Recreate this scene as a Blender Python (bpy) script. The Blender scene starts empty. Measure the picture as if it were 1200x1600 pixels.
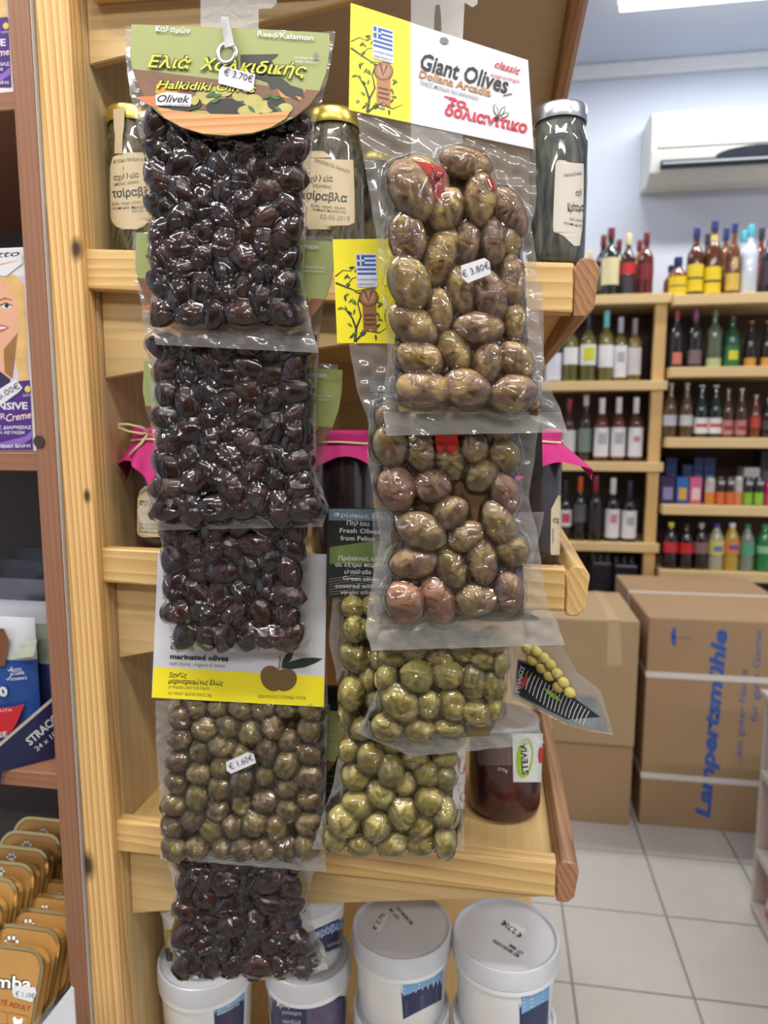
import bpy, bmesh, math, random
import numpy as np
from mathutils import Vector, Matrix

random.seed(7)
rng = np.random.default_rng(7)
scene = bpy.context.scene
col = scene.collection

# ------------------------------------------------------------------ camera
F = 1090.0                      # focal length in pixels of the 1200x1600 frame
PITCH = math.atan(140.0 / F)    # looking slightly down
YAW = math.atan(178.0 * math.cos(PITCH) / F)
CAM = Vector((0, 0, 1.47))
cam_data = bpy.data.cameras.new('camera')
cam = bpy.data.objects.new('camera', cam_data)
col.objects.link(cam)
cam.location = CAM
cam.rotation_euler = (math.pi / 2 - PITCH, 0, YAW)
cam_data.sensor_fit = 'VERTICAL'
cam_data.sensor_height = 36.0
cam_data.lens = F / 1600.0 * 36.0
cam_data.clip_start = 0.02
cam_data.dof.use_dof = True
cam_data.dof.focus_distance = 0.585
cam_data.dof.aperture_fstop = 6.5
scene.camera = cam
RM = Matrix.Rotation(YAW, 3, 'Z') @ Matrix.Rotation(math.pi / 2 - PITCH, 3, 'X')

# ------------------------------------------------------------------ world, light level, exposure
world = bpy.data.worlds.new('world')
scene.world = world
world.use_nodes = True
world.node_tree.nodes['Background'].inputs[0].default_value = (0.86, 0.90, 1.0, 1)
world.node_tree.nodes['Background'].inputs[1].default_value = 0.25
LAMP_W = 15.0
LAMP_COLOR = (1.0, 0.97, 0.92)
scene.view_settings.view_transform = 'Standard'
scene.view_settings.look = 'None'
scene.view_settings.gamma = 1.0
scene.view_settings.use_curve_mapping = False
scene.view_settings.exposure = 0.04
scene.cycles.transparent_max_bounces = 32
scene.cycles.max_bounces = 8
scene.cycles.sample_clamp_indirect = 6.0
scene.cycles.caustics_reflective = False
scene.cycles.caustics_refractive = False

# ------------------------------------------------------------------ pixel rays
def ray(px, py):
    return RM @ Vector((px - 600.0, 800.0 - py, -F))

def P(px, py, y):               # on the plane at depth y
    d = ray(px, py)
    return CAM + d * (y / d.y)

def PZ(px, py, z):              # on the level plane at height z
    d = ray(px, py)
    return CAM + d * ((z - CAM.z) / d.z)

class Plane:
    """a flat face that stands at depth d under pixel (px,py); n points at the viewer"""
    def __init__(s, px, py, d, yaw=0, lean=0):
        s.O = P(px, py, d)
        ya, le = math.radians(yaw), math.radians(lean)
        s.n = Vector((math.sin(ya) * math.cos(le), -math.cos(ya) * math.cos(le), math.sin(le)))
        s.U = Vector((math.cos(ya), math.sin(ya), 0))
        s.V = s.n.cross(s.U)
        if s.V.z < 0: s.V = -s.V
    def __call__(s, px, py, h=0.0):
        d = ray(px, py)
        t = (s.O - CAM).dot(s.n) / d.dot(s.n)
        return CAM + d * t + s.n * h
    def loc(s, p):
        q = p - s.O
        return q.dot(s.U), q.dot(s.V)
    def px(s, px, py):
        return s.loc(s(px, py))
    def world(s, u, v, h=0.0):
        return s.O + s.U * u + s.V * v + s.n * h

class Cyl:
    """an upright round wall (axis through cx,cy) with radius r; rb is the radius at the foot z0 for a tapered wall"""
    def __init__(s, cx, cy, r, z0=0, z1=1, rb=None):
        s.c = (cx, cy); s.r = r; s.z0 = z0; s.z1 = z1; s.rb = r if rb is None else rb
    def __call__(s, px, py, h=0.0):
        d = ray(px, py)
        r = s.r
        for _ in range(4):
            R = r + h
            ox, oy = CAM.x - s.c[0], CAM.y - s.c[1]
            A = d.x * d.x + d.y * d.y; B = 2 * (ox * d.x + oy * d.y); Cc = ox * ox + oy * oy - R * R
            D = B * B - 4 * A * Cc
            if D < 0:
                t = -B / (2 * A)
            else:
                t = (-B - math.sqrt(D)) / (2 * A)
            p = CAM + d * t
            k = (p.z - s.z0) / (s.z1 - s.z0)
            r = s.rb + (s.r - s.rb) * k
        if D < 0:
            w = Vector((p.x - s.c[0], p.y - s.c[1], 0)).normalized() * R
            p = Vector((s.c[0] + w.x, s.c[1] + w.y, p.z))
        return p

# ------------------------------------------------------------------ materials
MATS = {}
def srgb(r, g, b):
    def f(c):
        c /= 255.0
        return c / 12.92 if c <= 0.04045 else ((c + 0.055) / 1.055) ** 2.4
    return (f(r), f(g), f(b), 1.0)

def new_mat(name):
    m = bpy.data.materials.new(name); m.use_nodes = True
    nt = m.node_tree
    return m, nt, nt.nodes['Principled BSDF']

def N(nt, typ, **kw):
    n = nt.nodes.new(typ)
    for k, v in kw.items():
        if k == 'ins':
            for i, val in v.items(): n.inputs[i].default_value = val
        else:
            setattr(n, k, v)
    return n

def plain(name, rgb, rough=0.5, metal=0.0, spec=0.5, coat=0.0, var=0.06, scale=40.0, emit=0.0):
    if name in MATS: return MATS[name]
    m, nt, b = new_mat(name)
    c = srgb(*rgb)
    if var > 0:
        tc = N(nt, 'ShaderNodeTexCoord')
        no = N(nt, 'ShaderNodeTexNoise', ins={'Scale': scale, 'Detail': 3.0})
        nt.links.new(tc.outputs['Object'], no.inputs['Vector'])
        mx = N(nt, 'ShaderNodeMix', data_type='RGBA')
        mx.inputs[6].default_value = tuple(x * (1 - var) for x in c[:3]) + (1,)
        mx.inputs[7].default_value = tuple(min(1, x * (1 + var)) for x in c[:3]) + (1,)
        nt.links.new(no.outputs[0], mx.inputs[0])
        nt.links.new(mx.outputs[2], b.inputs['Base Color'])
    else:
        b.inputs['Base Color'].default_value = c
    b.inputs['Roughness'].default_value = rough
    b.inputs['Metallic'].default_value = metal
    b.inputs['Specular IOR Level'].default_value = spec
    b.inputs['Coat Weight'].default_value = coat
    b.inputs['Coat Roughness'].default_value = 0.05
    if emit:
        b.inputs['Emission Color'].default_value = c
        b.inputs['Emission Strength'].default_value = emit
    MATS[name] = m
    return m

def wood(name, light, dark, axis='x', rough=0.42, rings=26.0, contrast=0.75, knots=()):
    if name in MATS: return MATS[name]
    m, nt, b = new_mat(name)
    tc = N(nt, 'ShaderNodeTexCoord')
    mp = N(nt, 'ShaderNodeMapping')
    st = {'x': (0.03, 1, 1), 'y': (1, 0.03, 1), 'z': (1, 1, 0.03)}[axis]
    mp.inputs['Scale'].default_value = st
    nt.links.new(tc.outputs['Object'], mp.inputs['Vector'])
    no = N(nt, 'ShaderNodeTexNoise', ins={'Scale': 9.0, 'Detail': 3.0, 'Roughness': 0.55})
    nt.links.new(mp.outputs[0], no.inputs['Vector'])
    ad = N(nt, 'ShaderNodeVectorMath', operation='MULTIPLY_ADD')
    ad.inputs[1].default_value = (0.045, 0.045, 0.045)
    nt.links.new(no.outputs['Color'], ad.inputs[0]); nt.links.new(mp.outputs[0], ad.inputs[2])
    wv = N(nt, 'ShaderNodeTexWave', wave_type='BANDS', bands_direction='DIAGONAL', wave_profile='SAW',
           ins={'Scale': rings, 'Distortion': 1.2, 'Detail': 2.0, 'Detail Scale': 0.6})
    nt.links.new(ad.outputs[0], wv.inputs['Vector'])
    fine = N(nt, 'ShaderNodeTexNoise', ins={'Scale': 260.0, 'Detail': 2.0})
    nt.links.new(mp.outputs[0], fine.inputs['Vector'])
    mm = N(nt, 'ShaderNodeMath', operation='MULTIPLY_ADD'); mm.inputs[1].default_value = 0.35
    nt.links.new(fine.outputs[0], mm.inputs[0])
    sc = N(nt, 'ShaderNodeMath', operation='MULTIPLY'); sc.inputs[1].default_value = contrast
    nt.links.new(wv.outputs['Fac'], sc.inputs[0]); nt.links.new(sc.outputs[0], mm.inputs[2])
    cr = N(nt, 'ShaderNodeValToRGB')
    cr.color_ramp.elements[0].color = srgb(*light); cr.color_ramp.elements[0].position = 0.15
    cr.color_ramp.elements[1].color = srgb(*dark); cr.color_ramp.elements[1].position = 1.05
    nt.links.new(mm.outputs[0], cr.inputs[0])
    last = cr.outputs[0]
    for (kx, ky, kz, r) in knots:
        ds = N(nt, 'ShaderNodeVectorMath', operation='DISTANCE')
        sc2 = N(nt, 'ShaderNodeVectorMath', operation='MULTIPLY'); sc2.inputs[1].default_value = (1, 1, 0.55)
        nt.links.new(tc.outputs['Object'], sc2.inputs[0]); nt.links.new(sc2.outputs[0], ds.inputs[0])
        ds.inputs[1].default_value = (kx, ky, kz * 0.55)
        mr = N(nt, 'ShaderNodeMapRange'); mr.inputs[1].default_value = r * 0.5; mr.inputs[2].default_value = r * 1.5
        mr.inputs[3].default_value = 0.95; mr.inputs[4].default_value = 0.0
        nt.links.new(ds.outputs['Value'], mr.inputs[0])
        mx = N(nt, 'ShaderNodeMix', data_type='RGBA'); mx.inputs[7].default_value = srgb(52, 30, 20)
        nt.links.new(mr.outputs[0], mx.inputs[0]); nt.links.new(last, mx.inputs[6]); last = mx.outputs[2]
    nt.links.new(last, b.inputs['Base Color'])
    b.inputs['Roughness'].default_value = rough
    b.inputs['Specular IOR Level'].default_value = 0.4
    bp = N(nt, 'ShaderNodeBump', ins={'Strength': 0.12, 'Distance': 0.002})
    nt.links.new(mm.outputs[0], bp.inputs['Height']); nt.links.new(bp.outputs[0], b.inputs['Normal'])
    MATS[name] = m
    return m

def film_mat(name, tint=(1, 1, 1), milk=0.3, rough=0.045, base=0.0):
    """clear plastic film: see-through, glossy, milky where the mesh says so"""
    if name in MATS: return MATS[name]
    m = bpy.data.materials.new(name); m.use_nodes = True
    nt = m.node_tree; nt.nodes.clear()
    out = N(nt, 'ShaderNodeOutputMaterial')
    tr = N(nt, 'ShaderNodeBsdfTransparent'); tr.inputs[0].default_value = tuple(tint) + (1,)
    gl = N(nt, 'ShaderNodeBsdfGlossy'); gl.inputs['Roughness'].default_value = rough
    df = N(nt, 'ShaderNodeBsdfDiffuse'); df.inputs[0].default_value = (0.80, 0.80, 0.78, 1)
    tl = N(nt, 'ShaderNodeBsdfTranslucent'); tl.inputs[0].default_value = (0.75, 0.75, 0.74, 1)
    dt = N(nt, 'ShaderNodeMixShader'); dt.inputs[0].default_value = 0.35
    nt.links.new(df.outputs[0], dt.inputs[1]); nt.links.new(tl.outputs[0], dt.inputs[2])
    at = N(nt, 'ShaderNodeAttribute', attribute_name='milk')
    ml = N(nt, 'ShaderNodeMath', operation='MULTIPLY'); ml.inputs[1].default_value = milk
    nt.links.new(at.outputs['Fac'], ml.inputs[0])
    m1 = N(nt, 'ShaderNodeMixShader')
    nt.links.new(ml.outputs[0], m1.inputs[0]); nt.links.new(tr.outputs[0], m1.inputs[1]); nt.links.new(dt.outputs[0], m1.inputs[2])
    tc = N(nt, 'ShaderNodeTexCoord')
    no = N(nt, 'ShaderNodeTexNoise', ins={'Scale': 90.0, 'Detail': 2.0, 'Distortion': 1.2})
    nt.links.new(tc.outputs['Object'], no.inputs['Vector'])
    bp = N(nt, 'ShaderNodeBump', ins={'Strength': 0.08, 'Distance': 0.0016})
    nt.links.new(no.outputs[0], bp.inputs['Height'])
    nt.links.new(bp.outputs[0], gl.inputs['Normal'])
    fr = N(nt, 'ShaderNodeFresnel', ins={'IOR': 1.5}); nt.links.new(bp.outputs[0], fr.inputs['Normal'])
    ad = N(nt, 'ShaderNodeMath', operation='MULTIPLY_ADD', use_clamp=True); ad.inputs[1].default_value = 1.7; ad.inputs[2].default_value = base
    nt.links.new(fr.outputs[0], ad.inputs[0])
    m2 = N(nt, 'ShaderNodeMixShader')
    nt.links.new(ad.outputs[0], m2.inputs[0]); nt.links.new(m1.outputs[0], m2.inputs[1]); nt.links.new(gl.outputs[0], m2.inputs[2])
    nt.links.new(m2.outputs[0], out.inputs[0])
    MATS[name] = m
    return m

def olive_mat(name, cols, rough=0.32, mottle=14.0, blotch=0.6):
    """olive skin: a colour of its own for each olive and blotches over it"""
    if name in MATS: return MATS[name]
    m, nt, b = new_mat(name)
    oi = N(nt, 'ShaderNodeObjectInfo')
    cr = N(nt, 'ShaderNodeValToRGB')
    el = cr.color_ramp.elements
    el[0].position = 0; el[0].color = srgb(*cols[0]); el[1].position = 1; el[1].color = srgb(*cols[-1])
    for i, c in enumerate(cols[1:-1]):
        e = el.new((i + 1) / (len(cols) - 1)); e.color = srgb(*c)
    tc = N(nt, 'ShaderNodeTexCoord')
    ad = N(nt, 'ShaderNodeVectorMath', operation='ADD')
    sc = N(nt, 'ShaderNodeMath', operation='MULTIPLY'); sc.inputs[1].default_value = 37.0
    nt.links.new(oi.outputs['Random'], sc.inputs[0])
    nt.links.new(tc.outputs['Object'], ad.inputs[0]); nt.links.new(sc.outputs[0], ad.inputs[1])
    no = N(nt, 'ShaderNodeTexNoise', ins={'Scale': 1.3, 'Detail': 4.0, 'Roughness': 0.6, 'Distortion': 0.5})
    nt.links.new(ad.outputs[0], no.inputs['Vector'])
    mm = N(nt, 'ShaderNodeMath', operation='MULTIPLY_ADD', use_clamp=True); mm.inputs[1].default_value = blotch * 2
    a2 = N(nt, 'ShaderNodeMath', operation='SUBTRACT'); a2.inputs[1].default_value = blotch
    nt.links.new(oi.outputs['Random'], a2.inputs[0])
    nt.links.new(no.outputs[0], mm.inputs[0]); nt.links.new(a2.outputs[0], mm.inputs[2])
    nt.links.new(mm.outputs[0], cr.inputs[0])
    sp = N(nt, 'ShaderNodeTexNoise', ins={'Scale': mottle, 'Detail': 2.0})
    nt.links.new(ad.outputs[0], sp.inputs['Vector'])
    mr = N(nt, 'ShaderNodeMapRange'); mr.inputs[1].default_value = 0.3; mr.inputs[2].default_value = 0.45
    mr.inputs[3].default_value = 0.78; mr.inputs[4].default_value = 1.0
    nt.links.new(sp.outputs[0], mr.inputs[0])
    mx = N(nt, 'ShaderNodeMix', data_type='RGBA', blend_type='MULTIPLY'); mx.inputs[0].default_value = 1
    nt.links.new(cr.outputs[0], mx.inputs[6]); nt.links.new(mr.outputs[0], mx.inputs[7])
    nt.links.new(mx.outputs[2], b.inputs['Base Color'])
    b.inputs['Roughness'].default_value = rough
    b.inputs['Specular IOR Level'].default_value = 0.2
    MATS[name] = m
    return m

# ------------------------------------------------------------------ mesh helpers
def wloc(o):
    p = Vector((0, 0, 0))
    while o is not None:
        p += o.location; o = o.parent
    return p

def tag(o, label=None, cat=None, group=None, kind=None):
    if label: o['label'] = label
    if cat: o['category'] = cat
    if group: o['group'] = group
    if kind: o['kind'] = kind
    return o

def empty(name, loc, label=None, cat=None, group=None, kind=None):
    o = bpy.data.objects.new(name, None); col.objects.link(o)
    o.empty_display_size = 0.05
    o.location = loc
    return tag(o, label, cat, group, kind)

def mesh(name, verts, faces, mat, parent=None, smooth=False, origin=None, mats=None, fmat=None):
    v = np.array([tuple(p) for p in verts], dtype=np.float64)
    if origin is None:
        lo, hi = v.min(0), v.max(0)
        origin = Vector(((lo[0] + hi[0]) / 2, (lo[1] + hi[1]) / 2, lo[2]))
    origin = Vector(origin)
    me = bpy.data.meshes.new(name)
    me.from_pydata((v - np.array(origin)).tolist(), [], faces)
    me.materials.append(mat)
    if mats:
        for q in mats: me.materials.append(q)
        me.polygons.foreach_set('material_index', fmat)
    if smooth:
        me.polygons.foreach_set('use_smooth', [True] * len(me.polygons))
    me.update()
    o = bpy.data.objects.new(name, me); col.objects.link(o)
    if parent is not None:
        o.parent = parent; o.location = origin - wloc(parent)
    else:
        o.location = origin
    return o

def from_bm(name, bm, mat, parent=None, smooth=False, origin=None):
    bm.verts.ensure_lookup_table()
    bm.verts.index_update()
    vs = [v.co.copy() for v in bm.verts]
    fs = [[v.index for v in f.verts] for f in bm.faces]
    bm.free()
    return mesh(name, vs, fs, mat, parent, smooth, origin)

def bm_box(x0, x1, y0, y1, z0, z1, bev=0.0, seg=2):
    bm = bmesh.new()
    c = [bm.verts.new(p) for p in ((x0, y0, z0), (x1, y0, z0), (x1, y1, z0), (x0, y1, z0), (x0, y0, z1), (x1, y0, z1), (x1, y1, z1), (x0, y1, z1))]
    for f in ((0, 3, 2, 1), (4, 5, 6, 7), (0, 1, 5, 4), (1, 2, 6, 5), (2, 3, 7, 6), (3, 0, 4, 7)):
        bm.faces.new([c[i] for i in f])
    if bev > 0:
        bmesh.ops.bevel(bm, geom=bm.edges[:], offset=bev, segments=seg, affect='EDGES', profile=0.6)
    return bm

def box(name, x0, x1, y0, y1, z0, z1, mat, parent=None, bev=0.0, seg=2):
    return from_bm(name, bm_box(min(x0, x1), max(x0, x1), min(y0, y1), max(y0, y1), min(z0, z1), max(z0, z1), bev, seg), mat, parent)

def prism(name, poly, mat, off, parent=None, bev=0.0, seg=2, smooth=False):
    """poly: world points in a plane, pushed along the vector off"""
    bm = bmesh.new()
    a = [bm.verts.new(p) for p in poly]
    b = [bm.verts.new(Vector(p) + Vector(off)) for p in poly]
    n = len(a)
    bm.faces.new(a); bm.faces.new(b[::-1])
    for i in range(n):
        j = (i + 1) % n
        bm.faces.new((a[j], a[i], b[i], b[j]))
    bmesh.ops.recalc_face_normals(bm, faces=bm.faces[:])
    if bev > 0:
        bmesh.ops.bevel(bm, geom=bm.edges[:], offset=bev, segments=seg, affect='EDGES', profile=0.6)
    return from_bm(name, bm, mat, parent, smooth)

def lathe(name, prof, cx, cy, z0, mat, parent=None, seg=32, smooth=True, a0=0.0, a1=2 * math.pi):
    """prof: (radius, height) pairs, turned about the upright axis at cx,cy"""
    vs, fs = [], []
    full = abs(a1 - a0 - 2 * math.pi) < 1e-6
    k = seg if full else seg + 1
    for (r, h) in prof:
        for i in range(k):
            a = a0 + (a1 - a0) * i / seg
            vs.append((cx + r * math.cos(a), cy + r * math.sin(a), z0 + h))
    for j in range(len(prof) - 1):
        for i in range(seg):
            i2 = (i + 1) % k
            fs.append((j * k + i, j * k + i2, (j + 1) * k + i2, (j + 1) * k + i))
    o = mesh(name, vs, fs, mat, parent, smooth, origin=(cx, cy, z0 + prof[0][1]))
    if smooth:
        o.data.set_sharp_from_angle(angle=math.radians(38))
    return o

def tube(name, pts, r, mat, parent=None, seg=8, flat=1.0):
    pts = [Vector(p) for p in pts]
    vs, fs = [], []
    for i, p in enumerate(pts):
        t = (pts[min(i + 1, len(pts) - 1)] - pts[max(i - 1, 0)]).normalized()
        up = Vector((0, 1, 0)) if abs(t.y) < 0.9 else Vector((1, 0, 0))
        a = t.cross(up).normalized(); b = t.cross(a)
        rr = r[i] if isinstance(r, (list, tuple)) else r
        for k in range(seg):
            q = 2 * math.pi * k / seg
            vs.append(p + a * (rr * math.cos(q)) + b * (rr * flat * math.sin(q)))
    for i in range(len(pts) - 1):
        for k in range(seg):
            k2 = (k + 1) % seg
            fs.append((i * seg + k, i * seg + k2, (i + 1) * seg + k2, (i + 1) * seg + k))
    fs.append(tuple(range(seg))[::-1]); fs.append(tuple(range((len(pts) - 1) * seg, len(pts) * seg)))
    return mesh(name, vs, fs, mat, parent, True)

# ------------------------------------------------------------------ flat print: shapes and lettering laid on a surface, given in photo pixels
_tcache = {}
def text_geo(body, bold=0.0, shear=0.0):
    key = (body, bold, shear)
    if key in _tcache: return _tcache[key]
    cu = bpy.data.curves.new('lettering', 'FONT')
    cu.body = body; cu.size = 1.0; cu.offset = bold; cu.shear = shear; cu.resolution_u = 2
    ob = bpy.data.objects.new('lettering', cu)
    me = ob.to_mesh()
    vs = [(v.co.x, v.co.y) for v in me.vertices]; fs = [tuple(p.vertices) for p in me.polygons]
    ob.to_mesh_clear(); bpy.data.objects.remove(ob); bpy.data.curves.remove(cu)
    x0 = min(v[0] for v in vs) if vs else 0; x1 = max(v[0] for v in vs) if vs else 1
    vs = [((x - x0) / max(1e-6, x1 - x0), y / 0.727) for x, y in vs]
    _tcache[key] = (vs, fs)
    return vs, fs

class Print:
    def __init__(s, surf, parent, h0=0.0004):
        s.surf = surf; s.parent = parent; s.h = h0; s.g = {}
    def _add(s, mat, name, vs, fs, h):
        g = s.g.setdefault((mat.name, name), [mat, [], []])
        o = len(g[1])
        g[1].extend(s.surf(x, y, h) for x, y in vs)
        g[2].extend(tuple(i + o for i in f) for f in fs)
    def up(s, d=0.00006):
        s.h += d; return s
    def text(s, body, p0, p1, hgt, mat, bold=0.0, shear=0.0, name='lettering', arc=0.0):
        vs, fs = text_geo(body, bold, shear)
        dx, dy = p1[0] - p0[0], p1[1] - p0[1]
        L = math.hypot(dx, dy); ux, uy = dy / L, -dx / L
        w = [(p0[0] + dx * x + ux * hgt * y + ux * arc * 4 * x * (1 - x), p0[1] + dy * x + uy * hgt * y + uy * arc * 4 * x * (1 - x)) for x, y in vs]
        s._add(mat, name, w, fs, s.h)
    def poly(s, pts, mat, name='print'):
        s._add(mat, name, pts, [tuple(range(len(pts)))], s.h)
    def quad(s, a, b, c, d, mat, name='print', nu=1, nv=1):
        """corner order: top left, top right, bottom right, bottom left"""
        vs, fs = [], []
        for j in range(nv + 1):
            for i in range(nu + 1):
                u, v = i / nu, j / nv
                x = (a[0] * (1 - u) + b[0] * u) * (1 - v) + (d[0] * (1 - u) + c[0] * u) * v
                y = (a[1] * (1 - u) + b[1] * u) * (1 - v) + (d[1] * (1 - u) + c[1] * u) * v
                vs.append((x, y))
        for j in range(nv):
            for i in range(nu):
                k = j * (nu + 1) + i
                fs.append((k, k + nu + 1, k + nu + 2, k + 1))
        s._add(mat, name, vs, fs, s.h)
    def ell(s, cx, cy, rx, ry, mat, ang=0.0, n=24, name='print', a0=0, a1=360):
        c, q = math.cos(math.radians(ang)), math.sin(math.radians(ang))
        pts = []
        for i in range(n + (0 if a1 - a0 >= 360 else 1)):
            t = math.radians(a0 + (a1 - a0) * i / n)
            x, y = rx * math.cos(t), ry * math.sin(t)
            pts.append((cx + x * c - y * q, cy + x * q + y * c))
        s.poly(pts, mat, name)
    def line(s, pts, w, mat, name='print'):
        vs, fs = [], []
        n = len(pts)
        for i, p in enumerate(pts):
            a = pts[max(0, i - 1)]; b = pts[min(n - 1, i + 1)]
            dx, dy = b[0] - a[0], b[1] - a[1]; L = math.hypot(dx, dy) or 1
            ww = (w[i] if isinstance(w, (list, tuple)) else w) / 2
            vs += [(p[0] - dy / L * ww, p[1] + dx / L * ww), (p[0] + dy / L * ww, p[1] - dx / L * ww)]
        for i in range(n - 1):
            fs.append((2 * i, 2 * i + 1, 2 * i + 3, 2 * i + 2))
        s._add(mat, name, vs, fs, s.h)
    def leaf(s, x, y, l, w, ang, mat, name='print'):
        c, q = math.cos(math.radians(ang)), math.sin(math.radians(ang))
        sh = [(0, 0), (.25, .4), (.55, .5), (.8, .3), (1, 0), (.8, -.3), (.55, -.5), (.25, -.4)]
        s.poly([(x + a * l * c - b * w * q, y + a * l * q + b * w * c) for a, b in sh], mat, name)
    def build(s):
        for (mn, name), (mat, vs, fs) in s.g.items():
            o = mesh(name, vs, fs, mat, s.parent)
            if name in ('lettering', 'print'): o['kind'] = 'stuff'
        s.g = {}

# ------------------------------------------------------------------ shared materials
PINE_L, PINE_D = (226, 192, 132), (194, 150, 88)
M_pine_x = wood('pine_along_x', PINE_L, PINE_D, 'x', rings=52)
M_pine_y = wood('pine_along_y', PINE_L, PINE_D, 'y', rings=52)
M_pine_z = wood('pine_along_z', PINE_L, PINE_D, 'z', rings=52)
M_tray = wood('tray_board_pine', (222, 188, 130), (204, 162, 100), 'y', rings=34, contrast=0.35)
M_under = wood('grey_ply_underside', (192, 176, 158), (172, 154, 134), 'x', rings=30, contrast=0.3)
M_ply = wood('pale_panel_wood', (214, 184, 132), (188, 152, 100), 'x', rings=40, contrast=0.4)
M_panel = wood('back_panel_wood', (206, 178, 130), (176, 142, 96), 'z', rings=30, contrast=0.35)
M_rail = wood('stained_rail_wood', (176, 132, 94), (134, 92, 64), 'y', rings=60)
M_brown = wood('brown_rack_wood', (148, 104, 78), (112, 74, 56), 'z', rings=70, contrast=0.35, rough=0.5)
M_brown_x = wood('brown_rack_wood_level', (148, 104, 78), (112, 74, 56), 'x', rings=70, contrast=0.35, rough=0.5)
M_white = plain('white_paper', (208, 208, 214), 0.45)
M_cream = plain('cream_paper', (208, 190, 156), 0.6)
M_black = plain('black_ink', (24, 24, 26), 0.5, var=0)
M_grey = plain('grey_ink', (120, 120, 122), 0.5, var=0)
M_ink_green = plain('dark_green_ink', (40, 58, 50), 0.5, var=0)
M_red = plain('red_ink', (196, 30, 58), 0.45, var=0)
M_yellow = plain('yellow_ink', (240, 224, 40), 0.4, var=0.02)
M_blue = plain('blue_ink', (38, 84, 168), 0.45, var=0)
M_gold = plain('gold_metal', (206, 184, 92), 0.28, metal=0.85)
M_silver = plain('silver_metal', (196, 198, 200), 0.28, metal=0.9)
M_plastic = plain('white_plastic', (230, 231, 230), 0.35)

# ------------------------------------------------------------------ the room
CEIL = 3.14
YB = 3.66                       # back wall
X0, X1, Y0 = -2.6, 3.4, -3.2
M_wall = plain('painted_wall', (206, 216, 236), 0.7, var=0.02, scale=3)
M_ceil = plain('cool_tinted_ceiling', (196, 206, 228), 0.8, var=0.02, scale=3)  # bluish tint puts the cool light at the back into the colour
tag(box('wall_back', X0 - .1, X1 + .1, YB, YB + .1, 0, CEIL, M_wall), kind='structure')
tag(box('wall_left', X0 - .1, X0, Y0, YB, 0, CEIL, M_wall), kind='structure')
tag(box('wall_right', X1, X1 + .1, Y0, YB, 0, CEIL, M_wall), kind='structure')
tag(box('wall_front', X0 - .1, X1 + .1, Y0 - .1, Y0, 0, CEIL, wood('dark_shelf_lined_wall', (120, 92, 68), (84, 60, 44), 'z', rings=30)), kind='structure')  # unseen wall, dark brown for shelves there, so the packs' film reflects less
tag(box('ceiling', X0 - .1, X1 + .1, Y0 - .1, YB + .1, CEIL, CEIL + .1, M_ceil), kind='structure')
b0 = box('trim_1', X0, X1, YB - .035, YB - .0005, CEIL - .06, CEIL - .0005, plain('cove_paint', (232, 234, 242), 0.6), bev=.008); tag(b0, kind='structure')

# floor: a joint bed with real tiles where they can be told apart
M_grout = plain('floor_joint', (150, 146, 138), 0.8, scale=9)
M_tile = plain('floor_tile_glaze', (206, 204, 199), 0.22, var=0.05, scale=14)
floor = tag(box('floor', X0 - .1, X1 + .1, Y0 - .1, YB + .1, -.1, -.003, M_grout), kind='structure')
TS = 0.3055
gx = PZ(1041, 1431, 0).x
gy = PZ(1041, 1431, 0).y
tile0 = None
for i in range(-4, 8):
    for j in range(-5, 6):
        x0, y0 = gx + i * TS, gy + j * TS
        if x0 < -1.1 or x0 + TS > X1 or y0 + TS > YB or y0 < 0.2: continue
        if tile0 is None:
            o = from_bm('tile', bm_box(x0 + .003, x0 + TS - .003, y0 + .003, y0 + TS - .003, -.0029, .0, .0012, 1), M_tile, floor)
            tile0 = o; base0 = (x0, y0); l0 = o.location.copy()
        else:
            o = tile0.copy(); col.objects.link(o); o.parent = floor
            o.location = l0 + Vector((x0 - base0[0], y0 - base0[1], 0))

# ------------------------------------------------------------------ ceiling lamps
M_lamp = plain('lamp_diffuser', (255, 255, 246), 0.4, var=0, emit=6.0)
M_housing = plain('lamp_housing', (235, 238, 240), 0.4)
def ceiling_lamp(x, y, L, label, w=0.12, k=1.0):
    t = empty('ceiling_lamp', (x + L / 2, y, CEIL - .07), label, 'lamp', 'ceiling strip lamps')
    box('housing', x, x + L, y - w / 2, y + w / 2, CEIL - .035, CEIL - .001, M_housing, t, .004)
    box('diffuser', x + .01, x + L - .01, y - w / 2 + .008, y + w / 2 - .008, CEIL - .066, CEIL - .0355, M_lamp, t, .008)
    ld = bpy.data.lights.new('lamp_light', 'AREA'); ld.shape = 'RECTANGLE'; ld.size = L - .04; ld.size_y = w - .03
    ld.energy = LAMP_W * L * k; ld.color = LAMP_COLOR
    lo = bpy.data.objects.new('lamp_light', ld); col.objects.link(lo); lo.parent = t
    lo.location = (0, 0, -.004)
lp = PZ(967, 8, CEIL - .066)
ceiling_lamp(lp.x, lp.y + .0, 1.25, 'lit white strip lamp on the ceiling at the top right', k=1.0)
ceiling_lamp(-1.55, lp.y, 1.25, 'lit strip lamp on the ceiling over the far left aisle', k=.9)
for k, (x, y) in enumerate(((-1.9, .55), (-.45, .25), (1.3, .55), (-1.7, -1.5), (-.2, -1.3), (1.5, -1.5))):
    ceiling_lamp(x, y - .55, 1.25, ['lit strip lamp over the brown rack', 'lit strip lamp just behind the camera', 'lit strip lamp over the right aisle',
                              'lit strip lamp far behind on the left', 'lit strip lamp far behind in the middle', 'lit strip lamp far behind on the right'][k], k=1.55 if k < 3 else 1.4)

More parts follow.
